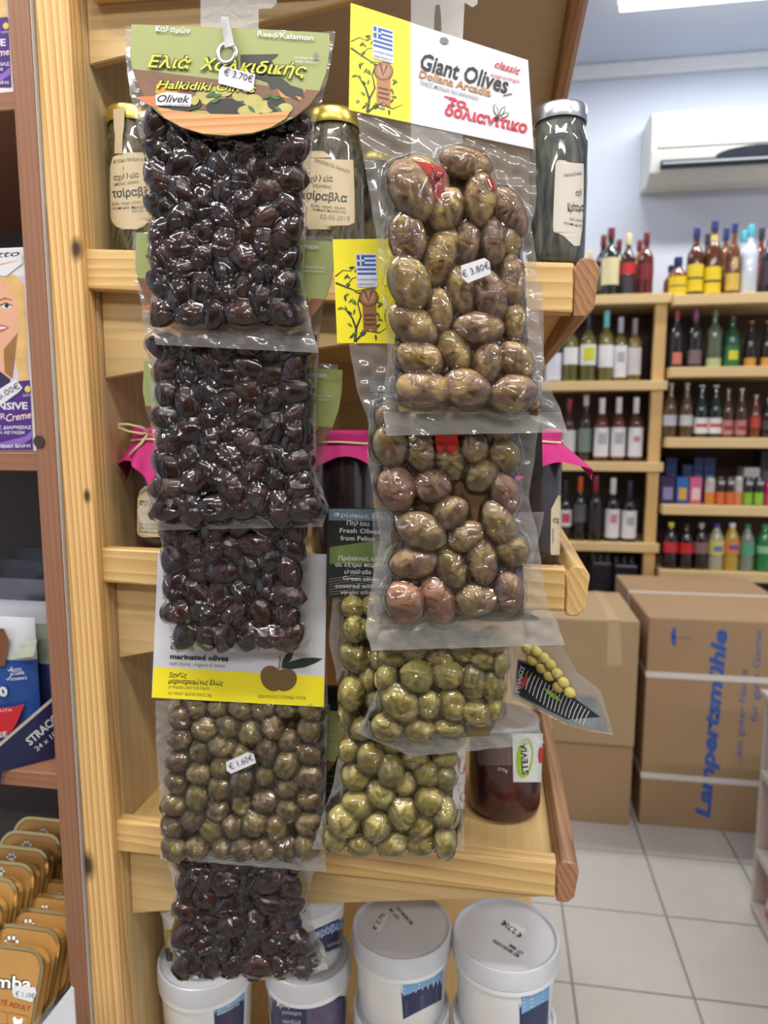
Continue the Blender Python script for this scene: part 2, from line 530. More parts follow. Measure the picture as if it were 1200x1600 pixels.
# ------------------------------------------------------------------ air conditioner
t = empty('air_conditioner', P(1110, 283, YB - .12), 'white wall air conditioner below the ceiling', 'air conditioner')
ax0, ax1 = P(1012, 230, YB - .15).x, P(1012, 230, YB - .15).x + .92
azt, azb = P(1100, 170, YB - .2).z, P(1100, 281, YB - .2).z
M_ac = plain('ac_shell', (204, 208, 206), 0.4)
prof = [(0, azb + .01), (-.15, azb), (-.21, azb + .035), (-.235, azb + .12), (-.235, azt - .06), (-.215, azt - .015), (-.18, azt), (0, azt)]
prism('body', [(ax0, YB - .001 + p[0], p[1]) for p in prof], M_ac, (ax1 - ax0, 0, 0), t, .006)
prism('front_panel', [(ax0 + .025, YB - .237, azt - .02), (ax0 + .025, YB - .244, azb + .135), (ax0 + .025, YB - .236, azb + .125), (ax0 + .025, YB - .226, azt - .02)], M_ac, (ax1 - ax0 - .05, 0, 0), t, .003)
M_dark = plain('dark_slot', (26, 32, 44), 0.6, spec=.15)
pz0, pz1 = azb + .05, azb + .10
arch = [(ax0 + .045, pz0), (ax1 - .045, pz0), (ax1 - .045, pz0 + .03)] + [(ax1 - .27 - .19 + .19 * math.cos(a), pz0 + .03 + .045 * math.sin(a)) for a in np.linspace(0, math.pi, 14)] + [(ax0 + .045, pz0 + .03)]
prism('outlet', [(x, YB - .238 - (z - pz0) * -.02, z) for x, z in arch], M_dark, (0, .03, 0), t)
prism('louver', [(ax0 + .05, YB - .243, pz0 + .012), (ax1 - .05, YB - .243, pz0 + .012), (ax1 - .05, YB - .243, pz0 + .02), (ax0 + .05, YB - .243, pz0 + .02)], plain('louver_grey', (150, 158, 168), .4), (0, .004, 0), t)
box('badge', ax0 + .42, ax0 + .47, YB - .2455, YB - .2395, azt - .075, azt - .068, plain('badge_grey', (190, 195, 196), .3), t)

# ------------------------------------------------------------------ the display rack of pine trays
YL = 0.73                       # near side of the trays
rack = empty('display_rack', (P(110, 1300, .75).x, .75, 0), 'pine display rack with tilted trays on a corner post', 'rack')
pl, pm = P(44.5, 0, .715).x + .0015, P(106, 0, .72).x
M_post = wood('pine_post', (232, 196, 134), (190, 138, 76), 'z', rings=62, contrast=0.8,
              knots=[(P(119, 389, .72).x - (pl + pm) / 2, -.0125, P(121, 389, .72).z, .006), (P(136, 1352, .72).x - (pl + pm) / 2, -.0125, P(136, 1352, .72).z, .009),
                     (P(136, 775, .72).x - (pl + pm) / 2, -.0125, P(136, 775, .72).z, .004)])
box('post', pl, pm, .72, .745, 0, 2.35, M_post, rack, .004, 3)
DE = 1.95                       # far end of the trays
box('back_panel', pm - .012, pm + .0005, .7455, DE, .25, 2.35, M_panel, rack)
box('end_panel', pm + .001, P(895, 700, YL).x - .02, DE, DE + .02, .2, 2.3, M_ply, rack)
box('end_post', pl, pm, DE + .0205, DE + .08, 0, 2.35, M_pine_z, rack, .004)
TR = {}
def tray(k, TL, TR_, thick, brk, rail_mat, label=None, rail_dz=0.0):
    A, B = P(TL[0], TL[1], YL), P(TR_[0], TR_[1], YL)
    hA, hB = thick
    z = Vector((0, 0, 1))
    dr = (B - A); sl = dr.z / dr.x
    TR[k] = (A, sl)
    drop = .012
    lip_x1 = B.x
    A2, B2 = A + Vector((0, .022, -drop)), B + Vector((0, .022, -drop))
    A2 = A2 + Vector((pm + .001 - A2.x, 0, sl * (pm + .001 - A2.x)))
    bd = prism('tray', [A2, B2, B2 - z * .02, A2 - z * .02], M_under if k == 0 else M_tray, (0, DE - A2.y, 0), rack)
    prism('side_lip', [A, B, B - z * hB, A - z * hA], M_pine_x, (0, .021, 0), bd, .0035, 3)
    # front rail of the tray, on the right, running back
    w = .024
    rz = Vector((0, 0, rail_dz))
    q = [Vector((B.x + .0005, YL - .001, B.z - .018)), Vector((B.x - .002, YL - .001, B.z - .006)) + rz, Vector((B.x + .006, YL - .001, B.z + .004)) + rz, Vector((B.x + w - .006, YL - .001, B.z + .003)) + rz,
         Vector((B.x + w, YL - .001, B.z - .006)), Vector((B.x + w - .004, YL - .001, B.z - hB + .004)), Vector((B.x + w - .012, YL - .001, B.z - hB - .004)), Vector((B.x - .008 if hB > .05 else B.x + .0005, YL - .001, B.z - hB - .003)), Vector((B.x + .0005, YL - .001, B.z - hB + .012))]
    prism('front_rail', q, rail_mat, (0, DE - YL, 0), bd, .0015, 1)
    if brk:
        brk = [(max(P(x, y, YL + .0225).x, pm + .001), YL + .0225, P(x, y, YL + .0225).z) for x, y in brk]
        prism('bracket', brk, M_ply, (0, .010, 0), bd, .0015, 1)
        prism('bracket', [Vector(p) + Vector((0, 1.1, 0)) for p in brk], M_ply, (0, .010, 0), bd, .0015, 1)
    return bd
tray(0, (128, -92), (905, -158), (.05, .05), [(120, -60), (860, -118), (690, -37), (548, 0), (330, 55), (127, 103)], M_rail)
tray(1, (130, 388), (898, 410), (.043, .049), [(150, 430), (838, 450), (838, 492), (500, 545), (230, 580), (150, 592)], M_rail)
tray(2, (152, 857), (885, 889), (.040, .046), [(172, 885), (850, 925), (850, 953), (500, 990), (240, 1019), (174, 1028)], M_pine_y)
tray(3, (178, 1284), (870, 1349), (.039, .042), [(194, 1318), (850, 1370), (850, 1402), (520, 1412), (260, 1424), (196, 1427)], M_rail)
A0 = P(200, 1800, YL)
ZB = .46                        # board that carries the tubs
o = box('tray', pm + .0005, P(895, 1400, YL).x, YL - .03, DE, ZB - .02, ZB, M_tray, rack)
box('side_lip', pm + .0005, P(895, 1400, YL).x, YL - .0515, YL - .0305, ZB - .045, ZB + .012, M_pine_x, o, .003)
def tz(k, x):                   # height of a tray's floor at x
    A, s = TR[k]
    return A.z + (x - A.x) * s - .012

# ------------------------------------------------------------------ the brown rack on the left
br = empty('brown_rack', (P(20, 1000, .72).x - .2, .9, 0), 'dark brown wooden rack left of the pine post', 'rack')
ul, ur = P(11, 0, .715).x, P(44.5, 0, .715).x
box('upright', ul, ur, .715, .76, 0, 2.35, M_brown, br, .0015)
box('edging', ur + .0002, pl - .0002, .7165, .76, 0, 2.35, plain('pale_edging', (186, 182, 176), .4), br)
xl = ul - .62
box('upright', xl - .045, xl, .715, .76, 0, 2.35, M_brown, br, .0015)
box('rear_panel', xl - .045, ur, 1.16, 1.175, 0, 2.35, plain('rack_grey_panel', (92, 88, 88), .55), br)
box('side_panel', ur - .012, ur, .7605, 1.1595, 0, 2.35, plain('rack_grey_side', (110, 106, 104), .55), br)
LS = {}
for k, (py0, py1) in enumerate(((141, 171), (707, 736), (1205, 1229), (1688, 1715))):
    zt, zb = P(30, py0, .72).z, P(30, py1, .72).z
    LS[k] = zt
    o = box('shelf', xl, ul - .0003, .7205, 1.16, zb, zt, M_brown_x, br, .001, 1)
for (px_, py_) in ((62, 690),):
    c = P(px_, py_, .715)
    vs = [(c.x + .0068 * math.cos(a), .7135, c.z + .0068 * math.sin(a)) for a in np.linspace(0, 2 * math.pi, 20, endpoint=False)]
    prism('screw_cap', vs, plain('screw_cap_brown', (62, 46, 40), .4), (0, .0014, 0), br)

# ------------------------------------------------------------------ bottle shelves along the back wall
YS = 3.33
M_bk = plain('shelf_back_board', (78, 62, 54), .7, scale=5)
M_bpine = wood('pale_shelf_pine', (232, 204, 152), (212, 176, 116), 'x', rings=40, contrast=.4)
M_bpine_z = wood('pale_shelf_pine_upright', (226, 190, 128), (204, 160, 98), 'z', rings=40, contrast=.4)
unitL = empty('wine_shelf', (P(900, 850, YS).x, YS + .15, 0), 'pine wine shelf against the back wall, left unit', 'shelf', 'bottle shelves')
unitR = empty('drinks_shelf', (P(1150, 850, YS).x, YS + .15, 0), 'pine drinks shelf against the back wall, right unit', 'shelf', 'bottle shelves')
pxl, pxr = P(1014, 700, YS + .02).x, P(1032, 700, YS + .02).x
BX = {}
xa = pxl - 1.0
box('upright', pxl, pxr, YS + .02, YS + .06, 0, P(1030, 462, YS).z, M_bpine_z, unitL, .002)
box('upright', xa, xa + .04, YS + .02, YS + .06, 0, P(1030, 462, YS).z, M_bpine_z, unitL, .002)
box('rear_board', xa, pxr, YB - .012, YB - .001, 0, P(900, 470, YB).z, M_bk, unitL)
box('side_board', pxr - .012, pxr - .0005, YS + .0605, YB - .0125, 0, P(900, 472, YS).z, M_bk, unitL)
for k, py_ in enumerate((460, 595, 722, 848, 990)):
    z = P(960, py_, YS).z
    BX['L%d' % k] = z
    box('board', xa - .02, pxr + .012, YS - .005, YB - .0125, z - .042, z, M_bpine, unitL, .003)
xb = pxr + .9
box('upright', xb, xb + .05, YS + .0, YS + .04, 0, P(1100, 462, YS).z, M_bpine_z, unitR, .002)
box('rear_board', pxr + .004, xb + .05, YB - .012, YB - .001, 0, P(1100, 470, YB).z, M_bk, unitR)
for k, py_ in enumerate((459, 573, 684, 790, 893)):
    z = P(1110, py_, YS - .03).z
    BX['R%d' % k] = z
    x0 = P((1040, 1036, 1031, 1026, 1019)[k], py_, YS - .03).x
    x0 = max(x0, pxr + .013)
    box('board', x0, xb + .06, YS - .035, YB - .0125, z - .044, z, M_bpine, unitR, .003)

# ------------------------------------------------------------------ cartons on the floor
M_card = plain('corrugated_cardboard', (174, 143, 110), .75, var=.07, scale=6)
M_card2 = plain('corrugated_cardboard_pale', (182, 155, 120), .75, var=.07, scale=6)
M_tape = plain('packing_tape', (204, 178, 138), .25)
M_strap = plain('white_strap', (228, 224, 220), .35)
M_print = plain('blue_box_print', (58, 98, 176), .6)
q = PZ(998, 1287, 0)
by = q.y
bx0, bx1 = q.x, q.x + .56
bz = P(1100, 968, by).z
bd = YS - .09 - by
t = empty('carton', (bx0 + .3, by + bd / 2, 0), 'large carton with blue lettering and white straps', 'carton', 'cartons on the tiled floor')
box('body', bx0, bx1, by, by + bd, .0, bz, M_card, t, .006)
for z in (P(1100, 1058, by).z, P(1100, 1218, by).z):
    bm = bm_box(bx0 - .0015, bx1 + .0015, by - .0015, by + bd + .0015, z - .011, z + .011)
    from_bm('strap', bm, M_strap, t)
box('strap', bx0 - .0015, bx1 + .0015, by + bd * .52, by + bd * .52 + .024, -.0 + .001, bz + .0015, M_strap, t)
sf = Plane(1100, 1100, by)
pr = Print(sf, t, .0008)
pr.text('Lampertsmühle', (1108, 1279), (1136, 985), 23, M_print, .045, .2)
pr.text('...ein guter Name', (1158, 1196), (1168, 1046), 11, M_print)
pr.text('für gute Garne', (1183, 1128), (1190, 985), 11, M_print)
pr.ell(1056, 995, 8, 15, M_print, a0=90, a1=270)
pr.line([(1052, 995), (1080, 998), (1083, 1002)], 2.5, plain('faded_violet_print', (150, 120, 140), .6))
pr.build()
q2 = P(865, 1288, by - .02)
zlow = P(920, 1160, by - .02).z
t = empty('carton', (P(915, 1280, by).x, by + .25, 0), 'plain lower carton under the taped carton', 'carton', 'cartons on the tiled floor')
cx0 = P(800, 1280, by - .02).x
box('body', cx0, P(984, 1280, by - .02).x, by - .02, by + .42, 0, zlow, M_card, t, .006)
t = empty('carton', (P(915, 1160, by).x, by + .25, zlow + .0005), 'pale taped carton stacked on the plain carton', 'carton', 'cartons on the tiled floor')
cx1 = P(996, 1060, by - .035).x
cz1 = P(920, 968, by - .035).z
box('body', cx0 - .01, cx1, by - .035, by + .40, zlow + .0005, cz1, M_card2, t, .006)
prism('tape', [P(x, y, by - .0355) for x, y in ((950, 972), (968, 972), (972, 1040), (948, 1040))], M_tape, (0, .0004, 0), t)
box('tape', P(950, 970, by - .035).x, P(968, 970, by - .035).x, by - .0355, by + .40, cz1 + .0001, cz1 + .0006, M_tape, t)

# ------------------------------------------------------------------ the shop shelf at the right edge
g0 = PZ(1172, 1416, .0)
YN = .75
t = empty('shop_shelf', (g0.x + .2, (g0.y + YN) / 2, 0), 'grey metal shop shelf at the right edge of the aisle', 'shelf')
M_gm = plain('grey_metal_shelf', (196, 190, 184), .35)
zt = P(1186, 1088, g0.y).z
box('upright', g0.x, g0.x + .04, g0.y - .02, g0.y, 0, zt, M_gm, t, .002)
box('upright', g0.x, g0.x + .04, YN, YN + .02, 0, zt, M_gm, t, .002)
box('rear_panel', g0.x + .40, g0.x + .41, YN, g0.y, 0, zt, M_gm, t)
box('top_board', g0.x - .012, g0.x + .42, YN - .01, g0.y + .01, zt + .0005, zt + .02, M_gm, t, .004)
GS = []
for py_ in (1196, 1318, 1402):
    z = P(1176, py_, g0.y).z
    GS.append(z)
    box('shelf_board', g0.x - .006, g0.x + .399, YN + .0205, g0.y - .0205, z - .022, z, M_gm, t, .003)
pk = [((206, 46, 60), 'red packet on the middle board of the grey shelf at the right edge'), ((226, 120, 60), 'orange packet on the middle board of the grey shelf at the right edge'),
      ((70, 52, 90), 'dark violet packet on the upper board of the grey shelf at the right edge'), ((198, 40, 70), 'crimson packet on the lowest board of the grey shelf at the right edge'),
      ((236, 200, 80), 'yellow packet on the lowest board of the grey shelf at the right edge')]
for k, (lv, dy, w, hgt) in enumerate(((1, .05, .09, .13), (1, .15, .08, .12), (0, .05, .12, .15), (2, .05, .09, .085), (2, .16, .09, .085))):
    z = GS[lv]; yy = g0.y - .02 - dy - w
    tt = empty('snack_packet', (g0.x + .06, yy + w / 2, z), pk[k][1], 'packet', 'packets on the grey shelf')
    box('pouch', g0.x + .012, g0.x + .08, yy, yy + w, z + .0003, z + hgt, plain('packet_%d' % k, pk[k][0], .3), tt, .012, 3)
    box('label_panel', g0.x + .0112, g0.x + .0119, yy + .015, yy + w - .015, z + hgt * .35, z + hgt * .65, M_white, tt)

# ------------------------------------------------------------------ vacuum packs of olives
def ball(name, seg=14, rings=9, tip=0.0, lump=0.05, seed=1):
    """an olive: long axis x, blunt at both ends, slightly pointed on one"""
    r = random.Random(seed)
    ph = [r.uniform(0, 6.28) for _ in range(6)]
    vs = [(-1, 0, 0)]; fs = []
    for j in range(1, rings):
        th = math.pi * j / rings
        for i in range(seg):
            a = 2 * math.pi * i / seg
            x, rad = -math.cos(th), math.sin(th)
            rad *= 1 - tip * max(0, x) ** 2
            k = 1 + lump * (math.sin(2 * a + ph[0] + 2 * x) + .6 * math.sin(3 * a + ph[1] - 3 * x))
            vs.append((x * (1 + .05 * math.sin(ph[2])), rad * k * math.cos(a), rad * k * math.sin(a)))
    vs.append((1, 0, 0))
    for i in range(seg):
        fs.append((0, 1 + (i + 1) % seg, 1 + i))
    for j in range(rings - 2):
        for i in range(seg):
            a, b = 1 + j * seg + i, 1 + j * seg + (i + 1) % seg
            fs.append((a, b, b + seg, a + seg))
    e = len(vs) - 1
    for i in range(seg):
        fs.append((e, 1 + (rings - 2) * seg + i, 1 + (rings - 2) * seg + (i + 1) % seg))
    me = bpy.data.meshes.new(name)
    me.from_pydata(vs, [], fs)
    me.polygons.foreach_set('use_smooth', [True] * len(me.polygons)); me.update()
    return me

BALLS = {}
def ball_mesh(kind, mat, i):
    key = (kind, mat.name, i % 3)
    if key not in BALLS:
        me = ball('olive_' + kind, tip={'long': .25, 'round': .05, 'giant': .12}[kind], lump={'long': .07, 'round': .04, 'giant': .035}[kind], seed=11 + i % 3)
        me.materials.append(mat); BALLS[key] = me
    return BALLS[key]

def interp(rows, y):
    if y <= rows[0][0]: return rows[0][1], rows[0][2]
    for a, b in zip(rows, rows[1:]):
        if y <= b[0]:
            k = (y - a[0]) / (b[0] - a[0]); k = k * k * (3 - 2 * k) * .5 + k * .5
            return a[1] + (b[1] - a[1]) * k, a[2] + (b[2] - a[2]) * k
    return rows[-1][1], rows[-1][2]

def pack(rows, n, aspect, seed, fill=1.0):
    """fill a region (rows of y, left, right) with n ellipses by pushing them apart"""
    r = np.random.default_rng(seed)
    y0, y1 = rows[0][0], rows[-1][0]
    area = sum((interp(rows, y)[1] - interp(rows, y)[0]) for y in np.linspace(y0, y1, 40)) / 40 * (y1 - y0)
    R = math.sqrt(area / n / math.pi) * .97 * fill
    pts = []
    while len(pts) < n:
        y = r.uniform(y0 + R * .6, y1 - R * .6); l, q = interp(rows, y)
        pts.append([r.uniform(l + R * .6, q - R * .6), y])
    p = np.array(pts)
    for it in range(220):
        d = p[:, None, :] - p[None, :, :]
        L = np.sqrt((d ** 2).sum(-1)) + np.eye(n) * 1e6
        w = np.clip(2 * R - L, 0, None)
        mv = (d / L[..., None] * w[..., None]).sum(1) * .3
        p += mv
        for k in range(n):
            p[k, 1] = min(max(p[k, 1], y0 + R * .72), y1 - R * .72)
            l, q = interp(rows, p[k, 1])
            p[k, 0] = min(max(p[k, 0], l + R * .72), q - R * .72)
    out = []
    for k in range(n):
        s = r.uniform(.92, 1.1)
        out.append((p[k, 0], p[k, 1], R * aspect * s, R / aspect ** .45 * s, r.uniform(-85, 95)))
    return out

def bag(name, label, group, surf, rows, olives, kind, omat, orows, fmat, brine=None, slope=(0, 0), seal=24, thick=.75,
        milk=(.55, .9), nu=150, nv=190, seed=3, crease=.0022, pull=.00010, mcat='olive pack'):
    """surf: the plane the pack hangs in; rows: film outline; olives: (px,py,a,b,angle) in photo pixels"""
    r = np.random.default_rng(seed)
    ya, yb = rows[0][0], rows[-1][0]
    xc = sum(interp(rows, yb)) / 2
    # film grid
    GU = np.zeros((nv + 1, nu + 1)); GV = np.zeros_like(GU); PX = np.zeros_like(GU); PY = np.zeros_like(GU)
    for j in range(nv + 1):
        k = j / nv; y = ya + (yb - ya) * k
        l, q = interp(rows, y)
        s = slope[0] + (slope[1] - slope[0]) * k
        for i in range(nu + 1):
            x = l + (q - l) * i / nu
            yy = y + s * (x - xc)
            PX[j, i] = x; PY[j, i] = yy
            GU[j, i], GV[j, i] = surf.px(x, yy)
    H = np.zeros_like(GU)
    base = surf(xc, (ya + yb) / 2)
    root = empty(name, surf(xc, yb), label, mcat, group)
    sc = (surf(xc + 10, (ya + yb) / 2) - surf(xc, (ya + yb) / 2)).length / 10      # metres per pixel
    Rm = Matrix((surf.U, surf.V, surf.n)).transposed()
    for k, ol in enumerate(olives):
        px_, py_, a, b, ang = ol[:5]
        m = ol[5] if len(ol) > 5 else omat
        cu, cv = surf.px(px_, py_)
        A, B = a * sc, b * sc
        c = B * thick
        z0 = c * (1.0 + .35 * r.uniform(0, 1))
        th = -math.radians(ang)
        o = bpy.data.objects.new('olive', ball_mesh(kind, m, k)); col.objects.link(o)
        o.parent = root
        o.location = surf.world(cu, cv, z0) - wloc(root)
        o.rotation_euler = (Rm @ Matrix.Rotation(th + (math.pi if r.random() < .5 else 0), 3, 'Z')).to_euler()
        o.scale = (A, B, c)
        du, dv = GU - cu, GV - cv
        e1 = (du * math.cos(th) + dv * math.sin(th)) / (A * 1.02); e2 = (-du * math.sin(th) + dv * math.cos(th)) / (B * 1.02)
        q = 1 - e1 ** 2 - e2 ** 2
        hh = np.where(q > 0, z0 + c * 1.05 * np.sqrt(np.clip(q, 0, None)) + .0006, 0)
        H = np.maximum(H, hh)
    # brine fills the gaps: a low bed under the olives
    if brine is not None:
        vs, fs = [], []
        nb = 26; mb = 12
        for j in range(nb + 1):
            y = orows[0][0] + (orows[-1][0] - orows[0][0]) * j / nb
            l, q = interp(orows, y)
            wob = 2 * math.sin(j * 1.7 + seed)
            for i in range(mb + 1):
                u = i / mb
                x = l + 5 + (q - l - 10) * u + wob * (abs(u - .5) * 2) ** 3
                e = min(1, 4 * min(u, 1 - u)) * min(1, 6 * min(j / nb, 1 - j / nb))
                vs.append(surf(x, y + (slope[0] + slope[1]) / 2 * (x - xc), .001 + brine[1] * e))
        for j in range(nb):
            for i in range(mb):
                k = j * (mb + 1) + i
                fs.append((k, k + mb + 1, k + mb + 2, k + 1))
        mesh('brine', vs, fs, brine[0], root, True)
    # stretch the film over the olives
    Fm = H.copy()
    for it in range(60):
        B_ = Fm.copy()
        B_[1:-1, 1:-1] = (Fm[:-2, 1:-1] + Fm[2:, 1:-1] + Fm[1:-1, :-2] + Fm[1:-1, 2:]) / 4
        Fm = np.maximum(H, B_ - pull)
        Fm[0] = Fm[-1] = 0; Fm[:, 0] = Fm[:, -1] = 0
        Fm = np.clip(Fm, 0, None)
    free = np.clip((Fm - H) / .004, 0, 1)
    # creases: sharp folds that run across the hollows from olive to olive
    C = np.zeros_like(Fm)
    no = len(olives)
    for k in range(int(no * 1.5)):
        a = olives[r.integers(no)]
        d = sorted(olives, key=lambda o: (o[0] - a[0]) ** 2 + (o[1] - a[1]) ** 2)[r.integers(1, min(5, no))]
        u0, v0 = surf.px(a[0] + r.normal(0, 4), a[1] + r.normal(0, 4)); u1, v1 = surf.px(d[0] + r.normal(0, 4), d[1] + r.normal(0, 4))
        mu, mv = (u1 - u0), (v1 - v0); L = math.hypot(mu, mv) + 1e-9
        tt = ((GU - u0) * mu + (GV - v0) * mv) / L ** 2
        bow = r.uniform(-.18, .18) * L
        dd = np.abs(((GU - u0) * mv - (GV - v0) * mu) / L + bow * 4 * tt * (1 - tt))
        wdt = .0014 + .0016 * r.random()
        C = np.maximum(C, np.where((tt > 0) & (tt < 1), np.clip(1 - dd / wdt, 0, 1) * np.sqrt(np.clip(4 * tt * (1 - tt), 0, 1)), 0))
    inside = (Fm > .001)
    # winding ridges where the tight film puckers
    def waves(f, n=7):
        w = np.zeros_like(GU)
        for _ in range(n):
            an = r.uniform(0, 6.28); fr = f * r.uniform(.6, 1.5)
            w += np.sin((GU * math.cos(an) + GV * math.sin(an)) * fr + r.uniform(0, 6.28))
        return w / math.sqrt(n / 2)
    wu, wv_ = waves(160) * .004, waves(160) * .004
    GU0, GV0 = GU, GV
    GU, GV = GU + wu, GV + wv_
    rid = np.clip(1 - np.abs(waves(130)) * 2.8, 0, 1) ** 1.5
    rid2 = np.clip(1 - np.abs(waves(260)) * 3.0, 0, 1) ** 1.5
    GU, GV = GU0, GV0
    soft = np.clip(Fm / .006, 0, 1)
    Fm = Fm + C * crease * inside + (rid * .0036 + rid2 * .0012) * soft * (crease / .0022)
    # flat margin: gentle ripples
    rip = .0007 * np.sin(GU * 300 + 3 * np.sin(GV * 90 + seed)) * np.sin(GV * 170 + seed) + .0005 * np.sin(GV * 420 + GU * 160)
    Fm = Fm + rip * (~inside) + .0004
    vs = np.empty(((nv + 1) * (nu + 1), 3))
    O, U, V, Nn = (np.array(x) for x in (surf.O, surf.U, surf.V, surf.n))
    vs[:] = (O + GU.reshape(-1, 1) * U + GV.reshape(-1, 1) * V + Fm.reshape(-1, 1) * Nn)
    idx = np.arange((nv + 1) * (nu + 1)).reshape(nv + 1, nu + 1)
    fs = np.stack([idx[:-1, :-1], idx[1:, :-1], idx[1:, 1:], idx[:-1, 1:]], -1).reshape(-1, 4).tolist()
    fo = mesh('film', vs, fs, fmat, root, True)
    at = fo.data.attributes.new('milk', 'FLOAT', 'POINT')
    mk = np.where(Fm > .0025, .0, milk[0])
    for _ in range(3):
        mk[1:-1, 1:-1] = (mk[:-2, 1:-1] + mk[2:, 1:-1] + mk[1:-1, :-2] + mk[1:-1, 2:] + mk[1:-1, 1:-1]) / 5
    sealmask = (np.arange(nv + 1) / nv * (yb - ya) > (yb - ya - seal))[:, None] & np.ones((1, nu + 1), bool)
    mk = np.where(sealmask & (Fm < .006), milk[1] * (.8 + .2 * np.sin(PY * 1.9)), mk)
    at.data.foreach_set('value', mk.reshape(-1).astype(np.float32))
    # the rear sheet of the pack
    vs, fs = [], []
    nb, mb = 24, 14
    for j in range(nb + 1):
        y = ya + (yb - ya) * j / nb; l, q = interp(rows, y); s = slope[0] + (slope[1] - slope[0]) * j / nb
        for i in range(mb + 1):
            x = l + (q - l) * i / mb
            vs.append(surf(x, y + s * (x - xc), -.0012 + .0005 * math.sin(i * 1.3 + j)))
    for j in range(nb):
        for i in range(mb):
            k = j * (mb + 1) + i
            fs.append((k, k + 1, k + mb + 2, k + mb + 1))
    ro = mesh('rear_film', vs, fs, fmat, root, True)
    a2 = ro.data.attributes.new('milk', 'FLOAT', 'POINT'); a2.data.foreach_set('value', [.1] * len(ro.data.vertices))
    return root

def sheet(name, pts, surf, mat, parent, th=.0008):
    return prism(name, [surf(x, y) for x, y in pts], mat, surf.n * -th, parent)

def sticker(parent, surf, pts, text, p0, p1, hgt):
    o = sheet('price_sticker', pts, surf, M_white, parent, .0003)
    pr = Print(surf, o, .0003); pr.text(text, p0, p1, hgt, plain('price_ink', (70, 72, 84), .6, var=0)); pr.build()
    return o

def eyelet(parent, surf, px_, py_, r, mat):
    vs, fs = [], []
    n, m = 24, 8
    for i in range(n):
        a = 2 * math.pi * i / n
        for k in range(m):
            b = 2 * math.pi * k / m
            rr = r * (.78 + .22 * math.cos(b))
            u, v = surf.px(px_, py_)
            vs.append(surf.world(u + rr * math.cos(a), v + rr * math.sin(a), .0005 + .0014 * math.sin(b)))
    for i in range(n):
        for k in range(m):
            fs.append((i * m + k, ((i + 1) % n) * m + k, ((i + 1) % n) * m + (k + 1) % m, i * m + (k + 1) % m))
    return mesh('eyelet', vs, fs, mat, parent, True)

FILM = film_mat('clear_film', milk=.55, base=.0)
O_dark = olive_mat('dark_olive_skin', [(48, 29, 29), (58, 35, 33), (68, 41, 36), (80, 49, 42)], rough=.3)
O_giant = olive_mat('giant_olive_skin', [(152, 118, 96), (184, 152, 104), (204, 172, 104), (160, 126, 106)], rough=.3, blotch=.9)
O_pink = olive_mat('pinkish_olive_skin', [(182, 132, 104), (170, 130, 104), (160, 122, 104)], rough=.3)
O_mix = olive_mat('mixed_olive_skin', [(150, 116, 98), (176, 148, 102), (172, 152, 90), (152, 118, 94)], rough=.3, blotch=.9)
O_green = olive_mat('green_olive_skin', [(158, 142, 76), (178, 162, 88), (194, 178, 104), (152, 138, 80)], rough=.35, blotch=.6)
O_brown = olive_mat('brown_green_olive_skin', [(122, 100, 74), (148, 126, 84), (154, 138, 90), (116, 94, 76)], rough=.3, blotch=.8)
B_dark = plain('dark_brine', (34, 20, 20), .25, var=.2, scale=60)
B_amber = plain('amber_brine', (104, 80, 56), .3, var=.25, scale=40)
B_olive = plain('olive_brine', (112, 96, 52), .3, var=.2, scale=50)
B_brown = plain('brown_brine', (78, 62, 42), .3, var=.2, scale=50)

